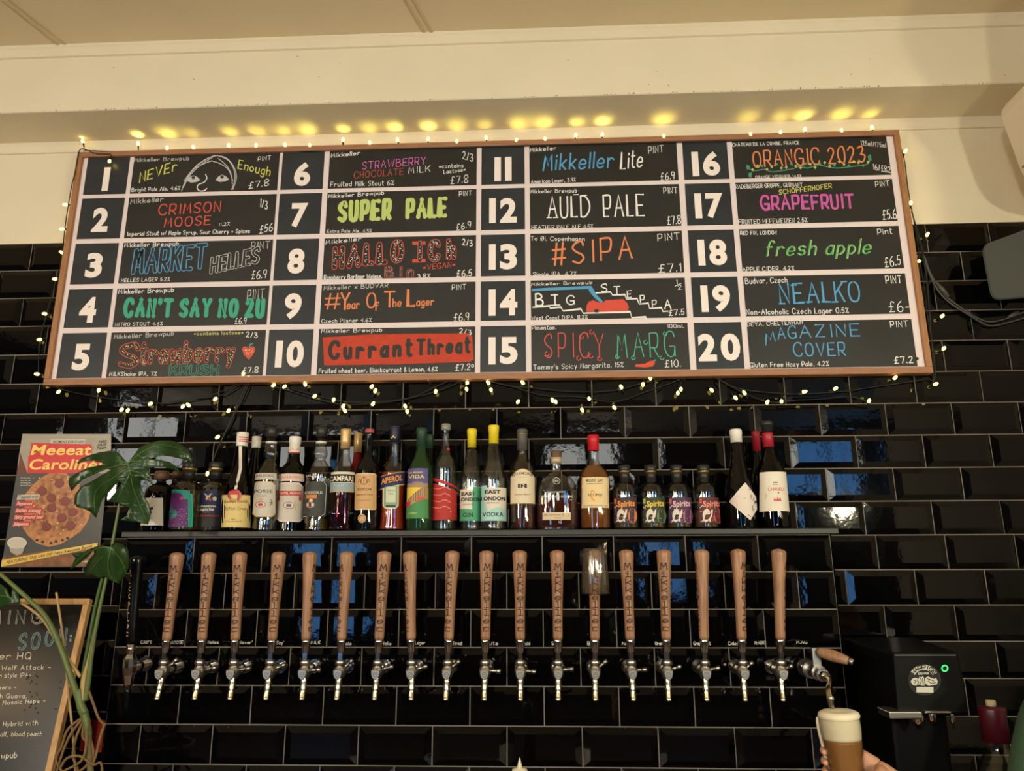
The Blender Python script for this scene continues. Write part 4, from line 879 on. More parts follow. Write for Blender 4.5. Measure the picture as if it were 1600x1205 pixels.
D.area(412, 672, 968, 1040, flat((216, 190, 158)), 1); D.ftext('1811', 428, 998, 470, 16, BK, 0, l=2); D.ftext('BATCH 0241', 482, 1000, 580, 12, BK, 0, l=2); D.line([(598,985),(655,985),(655,1005),(598,1005),(598,985)], 3, BK, 2); D.ftext('KENTUCKY', 525, 1025, 585, 10, BK, 0, l=2); b.done(D)
# -- amber rum
b = Bottle('amber rum bottle with red screw cap and a square cream label with an orange map', 931, 50, YB, clear, [(829, .98), (800, 1), (765, 1), (748, .98), (738, .90), (730, .68), (724, .42), (719, .33), (710, .32), (703, .32)], sy=.8, liq=amber_l, level=726,
    caps=[('screw_cap', foil_red, [(703, .32), (702, .36), (690, .36), (689, .38), (679, .38), (678, .34)])]); D = b.draw(Z4)
OC = flat((232, 206, 160)); GR_ = flat((70, 60, 50))
D.area(780, 1030, 640, 928, OC, 1); 
for y0, y1 in ((648, 722), (742, 888)): D.line([(788,y0),(1022,y0),(1022,y1),(788,y1),(788,y0)], 4, GR_, 2)
D.ftext('MOUNT GAY', 822, 686, 978, 30, GR_, .02, l=2); D.ftext('BARBADOS RUM', 824, 708, 970, 12, GR_, 0, l=2); D.poly([(870,760),(890,765),(905,790),(925,800),(950,820),(955,840),(930,862),(905,872),(880,860),(862,838),(868,800),(862,775)], flat((236, 166, 50)), 2); D.ftext('ECLIPSE', 840, 820, 970, 24, GR_, .01, l=3)
D.line([(800,735),(1015,735)], 3, GR_, 2); D.ftext('70cl  MATURED & BOTTLED  40%', 795, 915, 1018, 13, GR_, 0, l=2); b.done(D)
# -- four small spirit bottles, same shape, different label colours
def small(label, c, x0, c1, c2, c3, c4):
    b = Bottle(label, c, 41, YB, clear, [(829, 1), (800, 1), (775, 1), (765, .97), (758, .80), (754, .56), (751, .40), (740, .36)], liq=gold_l, level=797, group='ghost label spirits',
        caps=[('neck_sleeve', foil_blk, [(752, .38), (738, .40), (737.5, .38)]), ('collar_ring', gold, [(737.5, .42), (735, .43), (734.5, .40)]), ('stopper', foil_blk, [(735, .46), (734, .48), (727, .48), (726, .42)])])
    D = b.draw(Z5); D.area(x0, x0+172, 690, 890, c1, 1)
    D.area(x0+4, x0+20, 700, 738, c4, 2, 4); D.ftext('Spirits', x0+30, 765, x0+158, 46, c2, .03, l=3, y1=757)
    D.disc(x0+142, 835, 34, 58, c3, 2); D.disc(x0+128, 815, 10, 14, c1, 3)
    gh = [(x0+14,885),(x0+30,862),(x0+26,830),(x0+30,805),(x0+40,788),(x0+54,780),(x0+68,784),(x0+78,798),(x0+80,818),(x0+90,790),(x0+98,782),(x0+100,800),(x0+94,840),(x0+84,856),(x0+86,885),(x0+70,872),(x0+52,886),(x0+34,874)]
    D.poly(gh, WHL, 4); D.disc(x0+52, 835, 5, 8, BK, 5, 8); D.disc(x0+70, 832, 5, 8, BK, 5, 8)
    for i in range(26): D.disc(random.uniform(x0+8, x0+164), random.uniform(770, 885), 3.2, 4, c3 if i % 2 else c2, 2, 6)
    D.line([(x0+8,770),(x0+26,752)], 6, WHL, 3); b.done(D)
small('small spirit bottle with orange lettering on a purple-grey ghost label', 979, 98, flat((60, 44, 58)), ORG, flat((216, 120, 80)), flat((214, 110, 60)))
small('small spirit bottle with yellow lettering on a dark green ghost label', 1021, 325, flat((50, 58, 48)), YEL, flat((110, 150, 110)), flat((170, 190, 90)))
small('small spirit bottle with pale lettering on a violet ghost label', 1062, 530, flat((74, 50, 84)), flat((232, 190, 190)), flat((206, 100, 150)), flat((224, 90, 110)))
small('small spirit bottle with salmon lettering on a coral ghost label', 1105, 765, flat((92, 44, 50)), flat((240, 150, 130)), flat((224, 90, 80)), flat((224, 90, 80)))
# -- wines at the right end
b = Bottle('black wine bottle with white cap and a diamond label of a skeleton', 1161, 47, YB, black_g, [(829, 1), (790, 1), (768, .98), (752, .86), (736, .66), (720, .50), (705, .42), (690, .36), (680, .35)],
    caps=[('neck_foil', foil_wh, [(690, .385), (678, .40), (677, .42), (671, .42), (669, .36)])]); D = b.draw(Z5, lambda py: 1 if py > 770 else 1-.36*min(1, (770-py)/48))
LBW = flat((226, 212, 202)); NV = flat((60, 56, 84))
top_ = lambda x: 575+abs(x-1120)*1.22 if x < 1120 else 575+(x-1120)*1.35
bot_ = lambda x: 725+(x-1005)*.95 if x < 1158 else 870-(x-1158)*1.75
D.area(1005, 1216, top_, bot_, LBW, 1, 40, 10)
for pts in ([(1098,632),(1150,628),(1165,680)], [(1062,682),(1115,700),(1158,682)], [(1158,682),(1188,725)], [(1175,680),(1210,705)], [(1190,735),(1172,765),(1180,795)], [(1015,722),(1060,755)], [(1140,825),(1160,842)]): D.line(pts, 5, NV, 2)
D.disc(1196, 725, 8, 11, NV, 2); D.line([(1165,690),(1182,700)], 8, NV, 2); D.line([(1160,700),(1180,712)], 5, NV, 2); b.done(D)
Bottle('red-capped wine bottle behind the big white wine label', 1193, 34, -.042, black_g, [(829, 1), (790, 1), (760, 1), (742, .9), (728, .62), (715, .40), (705, .34), (690, .33)], caps=[('neck_foil', foil_wine, [(704, .37), (680, .38), (679, .40), (674, .40), (673, .36)])])
b = Bottle('dark wine bottle with red foil, black stopper and a big white label', 1212, 46, -.114, olive_g, [(829, 1), (790, 1), (745, 1), (734, .95), (724, .80), (714, .56), (706, .40), (698, .34), (690, .33), (672, .33)],
    caps=[('neck_foil', foil_wine, [(697, .37), (676, .38), (675, .36)]), ('wine_stopper', foil_blk, [(674, .36), (664, .38), (663, .47), (658, .46), (656, .30)])], liq=liquid('wine', (60, 6, 14)), level=735); D = b.draw(Z5)
D.area(1240, 1462, 492, 798, flat((230, 220, 206)), 1); D.ftext('CHIRIELI', 1302, 640, 1418, 26, flat((206, 60, 56)), .0, l=2); D.line([(1310,655),(1418,655)], 5, flat((150, 140, 140)), 2); D.disc(1378, 655, 5, 6, NV, 3)
for x in (1345, 1357, 1369): D.poly([(x-4,582),(x,566),(x+4,582)], NV, 2)
for k in range(5): D.poly([(1345+k*11,720),(1348+k*11,690-8*(k == 2)),(1358+k*11,720)], flat((206, 70, 66)), 2)
D.line([(1342,595),(1372,595)], 3, NV, 2); D.line([(1285,700),(1290,660)], 3, flat((160,150,150)), 2); b.done(D)
# ================================================================== beer taps
chrome = mat('polished_chrome', (214, 208, 200), .12, metal=1)
chrome2 = mat('brushed_steel', (196, 190, 182), .28, metal=1)
brass = mat('worn_brass_tip', (204, 190, 160), .16, metal=1)
hwood = mat('walnut_handle', (178, 134, 104), .40, noise=.35, nscale=9, stretch=(14, 14, 1.2), rgb2=(132, 92, 68))
burn = flat((44, 24, 16), .6)
badge_m = mat('pewter_badge', (186, 182, 176), .3, metal=.85)
black_pl = mat('black_gloss_plastic', (12, 12, 12), .15)
white_pl = mat('cream_plastic', (216, 206, 180), .4)
HP = [(.0122, .050), (.0128, .058), (.0130, .10), (.0140, .15), (.0158, .20), (.0182, .245), (.0194, .262), (.0196, .270), (.0186, .2745), (.0130, .2785), (.005, .2805), (.0005, .281)]
def hr(z):
    for (r0, z0), (r1, z1) in zip(HP, HP[1:]):
        if z0 <= z <= z1: return r0+(r1-r0)*(z-z0)/(z1-z0)
    return .0125
def handle_letters(mb, ink, a0=0):
    D = Draw(mb, lambda u, v, l: ((hr(v)+.0003+l)*math.sin(a0+u/hr(v)), -(hr(v)+.0003+l)*math.cos(a0+u/hr(v)), v)); D.up = lambda x, y: (0, 1); D.seg = .002
    for i, ch in enumerate('Mikkeller'):
        z = .2285-.0196*i; wd = .0180 if ch == 'M' else .0090 if ch in 'il' else .0140
        D.text(ch, -wd/2, z, wd/2, z, .0160, ink, .15, jit=0)
        if ch in 'ilr': D.line([(-.0065, z), (.0065, z)], .0023, ink)
        if ch in 'il': D.line([(-.0055, z+(.0155 if ch == 'l' else .0095)), (0, z+(.0155 if ch == 'l' else .0095))], .0023, ink)
        if ch == 'M':
            for sx in (-1, 1): D.line([(sx*wd/2-.0022, z), (sx*wd/2+.0022, z)], .0021, ink); D.line([(sx*wd/2*.7-.002, z+.0155), (sx*wd/2*.7+.002, z+.0155)], .0021, ink)
def make_tap():
    t = thing('beer_tap', 'x', 'beer tap', (0, 0, 0), 'wooden handled beer taps')
    mb = MB(); mb.lathe(HP, hwood, 32); h = mb.build('handle', t)
    mb = MB(); handle_letters(mb, burn); mb.build('lettering', h)
    mb = MB(); mb.lathe([(.0005, .0515), (.0118, .0515), (.0118, .044), (.0108, .026), (.0092, .018), (.0092, .0165)], chrome, 20); mb.box((-.0058, -.0058, -.004), (.0058, .0058, .018), chrome); mb.build('ferrule', t)
    mb = MB()
    mb.lathe([(.004, 0), (.008, -.001), (.0125, -.0035), (.0135, -.006), (.0135, -.0135), (.0118, -.0155), (.0112, -.0185), (.0140, -.0215), (.0156, -.029), (.0150, -.037), (.0125, -.044), (.0088, -.05)][::-1], chrome2, 22)
    mb.build('tap_body', t)
    mb = MB(); mb.tube(smooth_path([(0, -.001, -.040), (0, -.004, -.058), (0, -.007, -.075), (0, -.012, -.094), (0, -.013, -.100)]), [.0092]*6+[.0088]*5+[.0080]*5+[.0085]*5, brass, 14); mb.build('spout', t)
    mb = MB(); o_ = [(0, .013), (.006, .0115), (.0118, .0105), (.0115, .001), (.0085, -.008), (0, -.0145), (-.0085, -.008), (-.0115, .001), (-.0118, .0105), (-.006, .0115)]
    n = len(o_); mb.add([(x, -.0215, z-.036) for x, z in o_]+[(x*.86, -.0235, z*.86-.036) for x, z in o_]+[(x, -.014, z-.036) for x, z in o_],
        [tuple(range(n, 2*n))]+[(i, (i+1) % n, n+(i+1) % n, n+i) for i in range(n)]+[(2*n+i, 2*n+(i+1) % n, (i+1) % n, i) for i in range(n)], badge_m)
    bd = mb.build('badge', t)
    mb = MB(); D = Draw(mb, lambda x, y, l: (x, -.0236-l, y-.036)); D.ring(0, 0, .0056, .0058, .0016, flat((120, 116, 112), .4), 1, 16); D.line([(-.003, -.001), (0, .003), (.003, -.001)], .0012, flat((120, 116, 112), .4)); mb.build('emblem', bd)
    mb = MB()
    def cyl(y0, y1, r): mb.tube([(0, y0, -.0285), (0, y1, -.0285)], r, chrome, 20, smooth=False)
    cyl(.008, .030, .0105); cyl(.030, .036, .0170); cyl(.0365, .042, .0165); cyl(.042, .050, .0125); cyl(.050, .086, .0085); cyl(.081, .0868, .0185)
    mb.build('shank', t)
    lv = bpy.data.objects.new('x', None)
    bpy.data.objects.remove(lv)
    mb = MB(); mb.tube([(.012, 0, 0), (.022, .001, .001), (.030, .002, .002)], [.0052, .0045, .0055], chrome, 14); mb.tube([(.030, .002, .002), (.041, .003, .003)], [.0058, .0060], chrome2, 14)
    l = mb.build('flow_lever', t, loc=(0, .006, -.028))
    return t
TAPY = -.2462
TP = [(276,257,5),(326,313,8),(374.5,366,3),(435,423,14),(484,477,75),(541.6,532,-42),(600,590.6,10),(640.7,643,-52),(706.5,700,-16),(760,758,14),(812,813,8),(870.7,871.8,4),(929,929.6,2),(979,986,0),(1037.5,1042,-14),(1096.7,1101,-88),(1153.8,1160,38),(1217,1220,72)]
TDESC = ['wooden tap handle leaning left, right beside the black handled tap','third tap from the left end with walnut handle','fourth tap from the left end with walnut handle and cream lever end','fifth tap from the left end with lettering facing front',
 'sixth from the left, lettering turned right','seventh from the left, lettering on its left edge','eighth tap from the left, lettering facing front','ninth from the left, close beside the eighth',
 'under the clear bottle with the red swirl','under the pale blue vodka label','below the whisky bottle marked 12','just left of the glass-topped handle',
 'walnut tap handle with an upturned glass put over its top','just right of the glass-topped handle','second right of the glass-topped handle','third right of the glass-topped handle','second walnut tap from the right with lettering near the right edge','rightmost upright walnut tap handle, lettering on the right edge']
tap0 = make_tap()
for i, (xt, xf, phi) in enumerate(TP):
    t = tap0 if i == 0 else copy_tree(tap0)
    p = at(xf, 1030, TAPY); q = at(xt, 876, TAPY)
    t.location = p; t.rotation_euler = (0, math.atan2(q.x-p.x, q.z-p.z), 0)
    t['label'] = TDESC[i] if 'wal' in TDESC[i] or 'wood' in TDESC[i] else 'walnut handled beer tap, '+TDESC[i]
    for c in t.children:
        if c.name.startswith('handle'): c.rotation_euler = (0, 0, math.radians(phi))
        if c.name.startswith('flow_lever'): c.rotation_euler = (0, -math.radians([35, 0, -2, 12, -5, 30, 8, 5, 28, -8, -12, 0, 30, -4, 8, 5, 22, 12][i]), math.radians([40, 25, 8, 30, -5, 35, 10, 10, 30, -8, 0, 0, 15, 0, 10, 0, 25, 20][i]))
# black stout tap at the left end
p = at(205, 1006, TAPY); q = at(214.5, 876, TAPY)
t = thing('beer_tap', 'black handled stout tap with cream lettering at the left end of the row', 'beer tap', p); t.rotation_euler = (0, math.atan2(q.x-p.x, q.z-p.z), 0)
mb = MB(); mb.lathe([(r*.98, (z-.05)*1.01) for r, z in HP], black_pl, 32); h = mb.build('handle', t, loc=(0, 0, 0)); h.rotation_euler = (0, 0, math.radians(-48)); h['label'] = 'glossy black handle'
mb = MB(); handle_letters(mb, flat((190, 164, 120), .4)); lo = mb.build('lettering', h); lo.location = (0, 0, -.05)
mb = MB(); mb.lathe([(.0115, 0), (.0115, -.020), (.009, -.024), (.009, -.028)][::-1], chrome, 18); mb.build('ferrule', t)
mb = MB(); mb.lathe([(.009, -.026), (.0135, -.030), (.0165, -.038), (.0168, -.060), (.0150, -.080), (.0115, -.104), (.0095, -.108)][::-1], chrome, 10, smooth=False); mb.build('tap_body', t)
mb = MB(); mb.lathe([(.0092, -.107), (.0075, -.125), (.0062, -.150), (.0056, -.168), (.002, -.170)][::-1], black_pl, 16); mb.build('spout', t)
mb = MB()
for y0, y1, r in ((.010, .030, .0105), (.030, .036, .0185), (.0365, .043, .0175), (.043, .052, .013), (.052, .086, .009), (.081, .0868, .0195)): mb.tube([(0, y0, -.062), (0, y1, -.062)], r, chrome, 20, smooth=False)
mb.build('shank', t)
# pouring faucet at the right end
p = at(1279, 1050, -.262)
t = thing('beer_faucet', 'steel faucet with tilted wooden lever pouring beer at the right end of the taps', 'beer tap', p)
mb = MB()
def cy(a, b_, r, m): mb.tube([a, b_], r, m, 22, smooth=False)
cy((0, .012, -.002), (-.0, .100, -.002), .0105, chrome); cy((0, .055, -.002), (0, .062, -.002), .0220, chrome2); cy((0, .020, -.002), (0, .055, -.002), .0165, chrome2); cy((0, -.004, -.002), (0, .020, -.002), .0190, chrome2); cy((0, -.030, -.004), (0, -.004, -.002), .0160, chrome2); cy((.002, -.042, -.006), (0, -.030, -.004), .0125, chrome); cy((0, .1025, -.002), (0, .096, -.002), .023, chrome); mb.build('tap_body', t)
mb = MB(); mb.box((-.010, .004, .012), (.012, .016, .058), chrome2); mb.build('lever_post', t, bevel=.002)
mb = MB(); a_ = Vector((.004, .002, .050)); b_ = Vector((.062, -.050, .032)); mb.tube([a_.lerp(b_, k) for k in (0, .06, .2, .45, .7, .9, 1)], [.008, .0105, .0135, .0150, .0135, .0110, .0090], hwood, 18); h = mb.build('handle', t)
mb = MB(); c_ = a_.lerp(b_, 1.01); d_ = (b_-a_).normalized(); mb.tube([c_-d_*.003, c_+d_*.004, c_+d_*.009, c_+d_*.0115], [.0095, .0092, .0065, .002], chrome, 16); mb.build('end_cap', h)
pe = at(1299, 1106, -.385)-p
mb = MB(); mb.tube(smooth_path([(.001, -.036, -.006), (.008, -.055, -.012), (pe.x*.78, pe.y*.85, pe.z*.45), (pe.x*.93, pe.y*.97, pe.z*.68)]), .0072, brass, 14); mb.tube([(pe.x*.92, pe.y*.97, pe.z*.62), (pe.x*.95, pe.y*.985, pe.z*.74)], .0098, chrome, 16); mb.tube([(pe.x*.95, pe.y*.985, pe.z*.74), (pe.x, pe.y, pe.z)], [.0086, .0078], brass, 12, smooth=False); mb.build('spout', t)
# upturned tumbler over a handle
p = at(929, 872, TAPY); q = at(929.6, 1030, TAPY)
g = thing('drinking_glass', 'clear tumbler turned upside down over a wooden tap handle', 'glass', (p.x, TAPY, q.z+.2835-.118))
mb = MB(); pts = [(.0375, 0), (.0368, .03), (.0340, .075), (.0315, .112), (.0300, .118), (.0005, .118), (.0005, .1115), (.0280, .1105), (.0318, .075), (.0345, .03), (.0352, 0)]
mb.lathe(pts, thin('cut_glass', (246, 242, 230), .04, .05, .75, .11), 72, flute=18); mb.build('glass_body', g)
# ================================================================== poster, plant, chalkboard, dispenser, the rest
# -- pizza poster stuck to the tiles
PY = -.0125
post = thing('poster', 'glossy pizza poster with red and yellow title stuck on the black tiles at left', 'poster', (-1.54, PY, 1.6))
mb = MB(); c4 = [(36,678),(174,680),(153,886),(2,887)]
pw = mat('poster_paper', (72, 74, 76), .35, noise=.2, nscale=4)
A = [at(x, y, PY) for x, y in c4]; mb.add(A+[a+Vector((0, .002, 0)) for a in A], [(0,1,2,3),(4,5,6,7),(0,1,5,4),(1,2,6,5),(2,3,7,6),(3,0,4,7)], pw); sh = child(mb, 'paper_sheet', post)
mb = MB(); D = Draw(mb, lambda x, y, l: at(x, y, PY-.0004-l), VPZ); D.o = (0, 660, 5.023)
SKY = mat('poster_sky', (168, 160, 148), .35, noise=.15, nscale=9, stretch=(1, 1, 6)); PR = flat((206, 42, 50), .35); PYL = flat((248, 206, 110), .35)
D.area(140, 872, lambda x: 92 if x > 175 else 92+(175-x)*6.5, lambda x: 400, SKY, 1, 20); D.poly([(10,1133),(20,1060),(400,1000),(540,1128)], mat('poster_crust_photo', (150, 96, 60), .35, noise=.5, nscale=40), 1); D.poly([(540,1128),(400,1010),(760,970),(752,1130)], mat('poster_crust_photo', (0, 0, 0)), 1)
D.poly([(160,240),(180,300),(215,400),(140,420),(138,380)], flat((120, 70, 60)), 2)
D.poly([(400,136),(672,132),(664,172),(392,170)], flat((206, 200, 190), .35), 2); D.ftext("WOMEN'S EUROS 2025", 410, 164, 658, 22, flat((40, 40, 44)), .01, shear=.2, l=3)
for i, t_ in enumerate(('YARD', 'SALE', 'PIZZA')): D.ftext(t_, 770-i*6, 164+i*25, 834, 20, flat((44, 44, 46)), .03, shear=.15, l=2, y1=158+i*25)
D.poly([(248,162),(720,172),(712,270),(800,290),(770,400),(215,400),(222,270),(232,258)], PR, 3)
D.ftext('Meeeat', 232, 262, 714, 90, PR, .08, shear=.16, l=4); D.ftext('Carolin\u00e9!', 214, 377, 798, 92, PR, .08, shear=.16, l=4); D.ftext('Meeeat', 238, 258, 708, 82, PYL, .018, shear=.16, l=5); D.ftext('Carolin\u00e9!', 220, 372, 790, 84, PYL, .022, shear=.16, l=5)
for i, t_ in enumerate(('Tip the crew,', 'your slice will', 'be blessed by', 'Meeeat & Dave')): D.ftext(t_, 160, 442+i*19, 240, 10, flat((214, 206, 196)), .01, l=3)
CRU = mat('poster_pizza_crust', (206, 140, 88), .35, noise=.35, nscale=60); CHE = mat('poster_pizza_cheese', (206, 140, 90), .35, noise=.45, nscale=55, rgb2=(120, 66, 40)); PEP = mat('poster_pepperoni', (136, 54, 52), .35, noise=.2, nscale=60)
D.poly([(200,560),(270,480),(330,430),(400,395),(440,378),(520,400),(600,470),(720,640),(715,700),(690,780),(630,860),(560,910),(470,960),(380,978),(290,950),(220,890),(180,830)], CRU, 2); D.poly([(270,560),(330,450),(440,400),(520,420),(590,500),(650,640),(670,700),(640,780),(560,850),(470,890),(400,905),(310,890),(240,820),(250,700)], CHE, 3)
for i in range(90): D.disc(random.uniform(250, 640), random.uniform(430, 880), random.uniform(4, 12), random.uniform(3, 9), random.choice((flat((232, 196, 150), .35), flat((98, 60, 42), .35), flat((190, 90, 60), .35), flat((224, 176, 110), .35))), 4, 7)
for x, y in ((465,478),(330,540),(402,595),(510,622),(405,672),(485,750),(365,820),(555,810),(570,705)): D.disc(x, y, 38, 36, flat((106, 40, 40), .35), 5, 18); D.disc(x-2, y-3, 34, 31, PEP, 6, 18)
for x, y in ((290,925),(335,940),(400,948),(440,935),(490,925),(530,910)): D.disc(x, y, 13, 12, flat((60, 36, 28), .35), 4, 9)
for i, (t_, wd) in enumerate((('Topped with', 165), ('Pepperoni', 125), ('Sicilian sausage', 205), ('Spicy ground beef', 230), ('Jalapenos', 125))):
    x = 138-9*i; y = 605+i*53; D.poly([(x-8,y+5-i*1),(x+wd+2,y-2),(x+wd+12,y-40),(x+4,y-36)], flat((214, 206, 196), .35) if i == 0 else PR, 7); D.ftext(t_, x+2, y-8, x+wd-6, 26, flat((40, 40, 44)) if i == 0 else flat((240, 230, 220)), .01, shear=.2, l=8)
D.poly([(66,960),(205,955),(175,1030),(130,1045),(85,1020)], flat((170, 160, 150), .35), 6); D.disc(133, 946, 78, 46, flat((214, 206, 196), .35), 7, 26); D.disc(133, 948, 68, 38, flat((200, 192, 180), .35), 8, 26)
D.poly([(14,1082),(768,945),(764,980),(8,1135)], flat((226, 190, 96), .35), 7); D.ftext('FEATURING THE VAR DIP (Very Awesome Ranch)', 50, 1112, 722, 26, flat((40, 36, 34)), .01, y1=986, shear=.15, l=8); D.ftext('for just', 628, 1100, 690, 20, flat((230, 220, 210)), .02, shear=.15, l=8)
child(mb, 'print', sh)
# -- red notice card
card = MB(); Aq = [at(x, y, -.0125) for x, y in ((131,1124),(166,1126),(160,1176),(124,1174))]
card.add(Aq+[a+Vector((0, .001, 0)) for a in Aq], [(0,1,2,3),(4,5,6,7),(0,1,5,4),(1,2,6,5),(2,3,7,6),(3,0,4,7)], mat('red_card', (196, 48, 40), .6))
nc = tag(card.build('notice_card'), 'small red card with rows of dark writing on the tiles behind the plant stems', 'notice')
mb = MB(); D = Draw(mb, lambda x, y, l: at(x, y, -.0129-l), VPZ)
for i in range(7): D.text('notice to guests'[:14-(i % 3)*2], 138-i*.6, 1131+i*6, 162-i*.8-(i % 3)*2, 1131.5+i*6, 2.6, flat((70, 22, 18)), .18)
child(mb, 'lettering', nc)
# -- coming-soon chalkboard, leaning, bottom left
c1, c2 = at(142, 936, -.205), at(82, 1205, -.325); c3 = at(-20, 936, -.205)
ax = (c3-c1).normalized(); dn = (c2-c1); nrm_ = ax.cross(dn).normalized(); nrm_ = nrm_ if nrm_.y < 0 else -nrm_
cbd = thing('chalkboard', 'leaning wooden framed chalkboard with white coming-soon writing at the lower left', 'chalkboard', (c2.x-.3, c2.y, .9305))
pl = lambda x, y, l: atpl(x, y, c1, nrm_)+nrm_*l
dnu = (dn-ax*dn.dot(ax)); lng = (.9312-c1.z)/dnu.z; W_ = .62
K = [c1, c1+ax*W_, c1+ax*W_+dn*lng, c1+dn*lng]
pine = mat('pine_frame', (206, 158, 104), .5, noise=.25, nscale=6, stretch=(20, 20, 2))
def bar(a, b, inn, wd, name, par):
    mb = MB(); i1, i2 = a+inn[0]*wd, b+inn[1]*wd; q = [a, b, i2, i1]
    mb.add([v+nrm_*.006 for v in q]+[v-nrm_*.012 for v in q], [(0,1,2,3),(7,6,5,4),(0,4,5,1),(1,5,6,2),(2,6,7,3),(3,7,4,0)], pine); child(mb, name, par, bevel=.0015)
du = dn.normalized()
bar(K[0], K[1], (ax+du, -ax+du), .0165, 'frame_rail', cbd); bar(K[0], K[3], (ax+du, ax-du), .0165, 'frame_rail', cbd); bar(K[1], K[2], (-ax+du, -ax-du), .0165, 'frame_rail', cbd); bar(K[3], K[2], (ax-du, -ax-du), .0165, 'frame_rail', cbd)
mb = MB(); q = [K[0]+ax*.014+du*.014, K[1]-ax*.014+du*.014, K[2]-ax*.014-du*.014, K[3]+ax*.014-du*.014]; CB = mat('satin_chalkboard', (26, 24, 22), .24, spec=.35, noise=.15, nscale=9)
mb.add([v-nrm_*.001 for v in q]+[v-nrm_*.008 for v in q], [(0,1,2,3),(7,6,5,4),(0,4,5,1),(1,5,6,2),(2,6,7,3),(3,7,4,0)], CB); wb = child(mb, 'writing_board', cbd)
mb = MB(); D = Draw(mb, pl, VPZ); D.o = (0, 880, 3.707); CW = flat((224, 214, 196), .7); CBL = flat((132, 176, 190), .7)
D.text('COMING', -250, 358, 235, 345, 72, CW, .14, 'outline', flat((60,60,58)), gap=.5); D.text('SOON', 108, 504, 378, 468, 88, CBL, .15, 'outline', flat((60,60,58)), gap=.5, jit=.05); D.text(':', 403, 455, 412, 455, 60, CBL, .2)
D.text('Mikkeller HQ', -215, 560, 178, 556, 38, CW, .1); D.text('~ Big Wolf Attack ~', -110, 625, 292, 615, 26, CW, .12); D.text('Modern style IPA~', -100, 665, 180, 660, 24, CW, .12); D.text('~ Summer zero ~', -170, 738, 92, 730, 24, CW, .12); D.text('with Guava,', -55, 782, 155, 782, 24, CW, .12); D.text('and Mosaic Hops ~', -60, 825, 262, 808, 24, CW, .12)
D.text('Sour style Hybrid with', -190, 955, 218, 938, 26, CW, .11); D.text('sea salt, blood peach', -80, 1005, 243, 1002, 26, CW, .11); D.text('Mikkeller Brewpub', -260, 1140, 96, 1128, 32, CW, .13)
for i in range(26): D.disc(random.choice((200, 190, 150, 345, 170)+(205,))+random.uniform(-25, 25), random.uniform(640, 900), 4, 5, flat((13, 12, 11)), 1, 6)
child(mb, 'lettering', wb)
# -- monstera in a pot
leaf_m = mat('monstera_leaf_green', (38, 66, 30), .3, noise=.3, nscale=14); leaf_m2 = mat('monstera_vein', (78, 108, 52), .4)
stem_g = mat('green_stem', (96, 110, 60), .45, noise=.2, nscale=20); stem_d = mat('dark_green_stem', (58, 86, 40), .45); sheath_m = mat('tan_sheath', (180, 148, 100), .6, noise=.2, nscale=25); root_m = mat('aerial_root_brown', (130, 98, 62), .75, noise=.35, nscale=40)
PLY = -.385
pr = at(112, 1222, PLY)
plant = thing('potted_monstera', 'monstera plant with split leaves and bare aerial roots in front of the chalkboard', 'plant', (pr.x, PLY, .9305))
def LP(x, y, d=0): return at(x, y, PLY+d)
def leaf(name, outline, z_, veins, base, depth, par):
    pts = [(z_[0]+x/z_[2], z_[1]+y/z_[2]) for x, y in outline]
    bm = bmesh.new(); vs = [bm.verts.new((x, -y, 0)) for x, y in pts]; 
    for tri in tessellate_polygon([[Vector((x, -y, 0)) for x, y in pts]]): bm.faces.new([vs[k] for k in tri])
    bm.normal_update()
    for _ in range(3):
        lg = [e for e in bm.edges if e.calc_length() > 9]
        if lg: bmesh.ops.subdivide_edges(bm, edges=lg, cuts=1)
        bmesh.ops.triangulate(bm, faces=bm.faces[:])
    for f in bm.faces: f.smooth = True
    me = bpy.data.meshes.new(name); bx_, by_ = z_[0]+base[0]/z_[2], z_[1]+base[1]/z_[2]
    for v in bm.verts:
        x, y = v.co.x, -v.co.y; r = math.hypot(x-bx_, y-by_)
        v.co = LP(x, y, depth(x-bx_, y-by_, r))
    bm.normal_update(); bm.to_mesh(me); bm.free(); me.materials.append(leaf_m)
    o = bpy.data.objects.new(name, me); COL.objects.link(o); so = o.modifiers.new('s', 'SOLIDIFY'); so.thickness = .0007
    bpy.context.view_layer.update(); o.parent = par; o.matrix_parent_inverse = world_of(par).inverted()
    mb = MB()
    for v in veins:
        q = []
        for x, y in v:
            X, Y = z_[0]+x/z_[2], z_[1]+y/z_[2]; q.append(LP(X, Y, depth(X-bx_, Y-by_, math.hypot(X-bx_, Y-by_))-.0012))
        q = smooth_path(q, 4); mb.tube(q, [.0017-.0013*i/len(q) for i in range(len(q))], leaf_m2, 6)
    child(mb, 'veins', o); return o
ZL = (0, 580, 4)
L1 = [(797,575),(770,545),(740,508),(690,497),(620,508),(560,525),(510,545),(484,568),(485,583),(520,566),(580,560),(640,575),(655,583),(600,592),(545,605),(475,640),(432,668),(426,700),(446,752),(480,712),(520,675),(600,640),(668,612),(690,618),(640,648),(570,690),(505,722),(470,770),(462,825),(480,850),(520,858),(565,880),(600,918),(622,850),(640,800),(690,748),(738,690),(758,700),(735,740),(700,778),(682,805),(690,818),(740,822),(775,850),(812,848),(790,905),(762,922),(745,932),(800,935),(860,945),(925,960),(942,900),(930,830),(905,790),(885,740),(878,700),(885,660),(925,690),(955,712),(945,660),(925,615),(960,598),(1030,600),(1085,615),(1130,642),(1110,600),(1060,568),(985,552),(930,548),(1000,530),(1060,532),(1120,545),(1170,560),(1202,578),(1190,520),(1160,480),(1120,450),(1070,434),(1000,434),(930,450),(870,480),(840,520)]
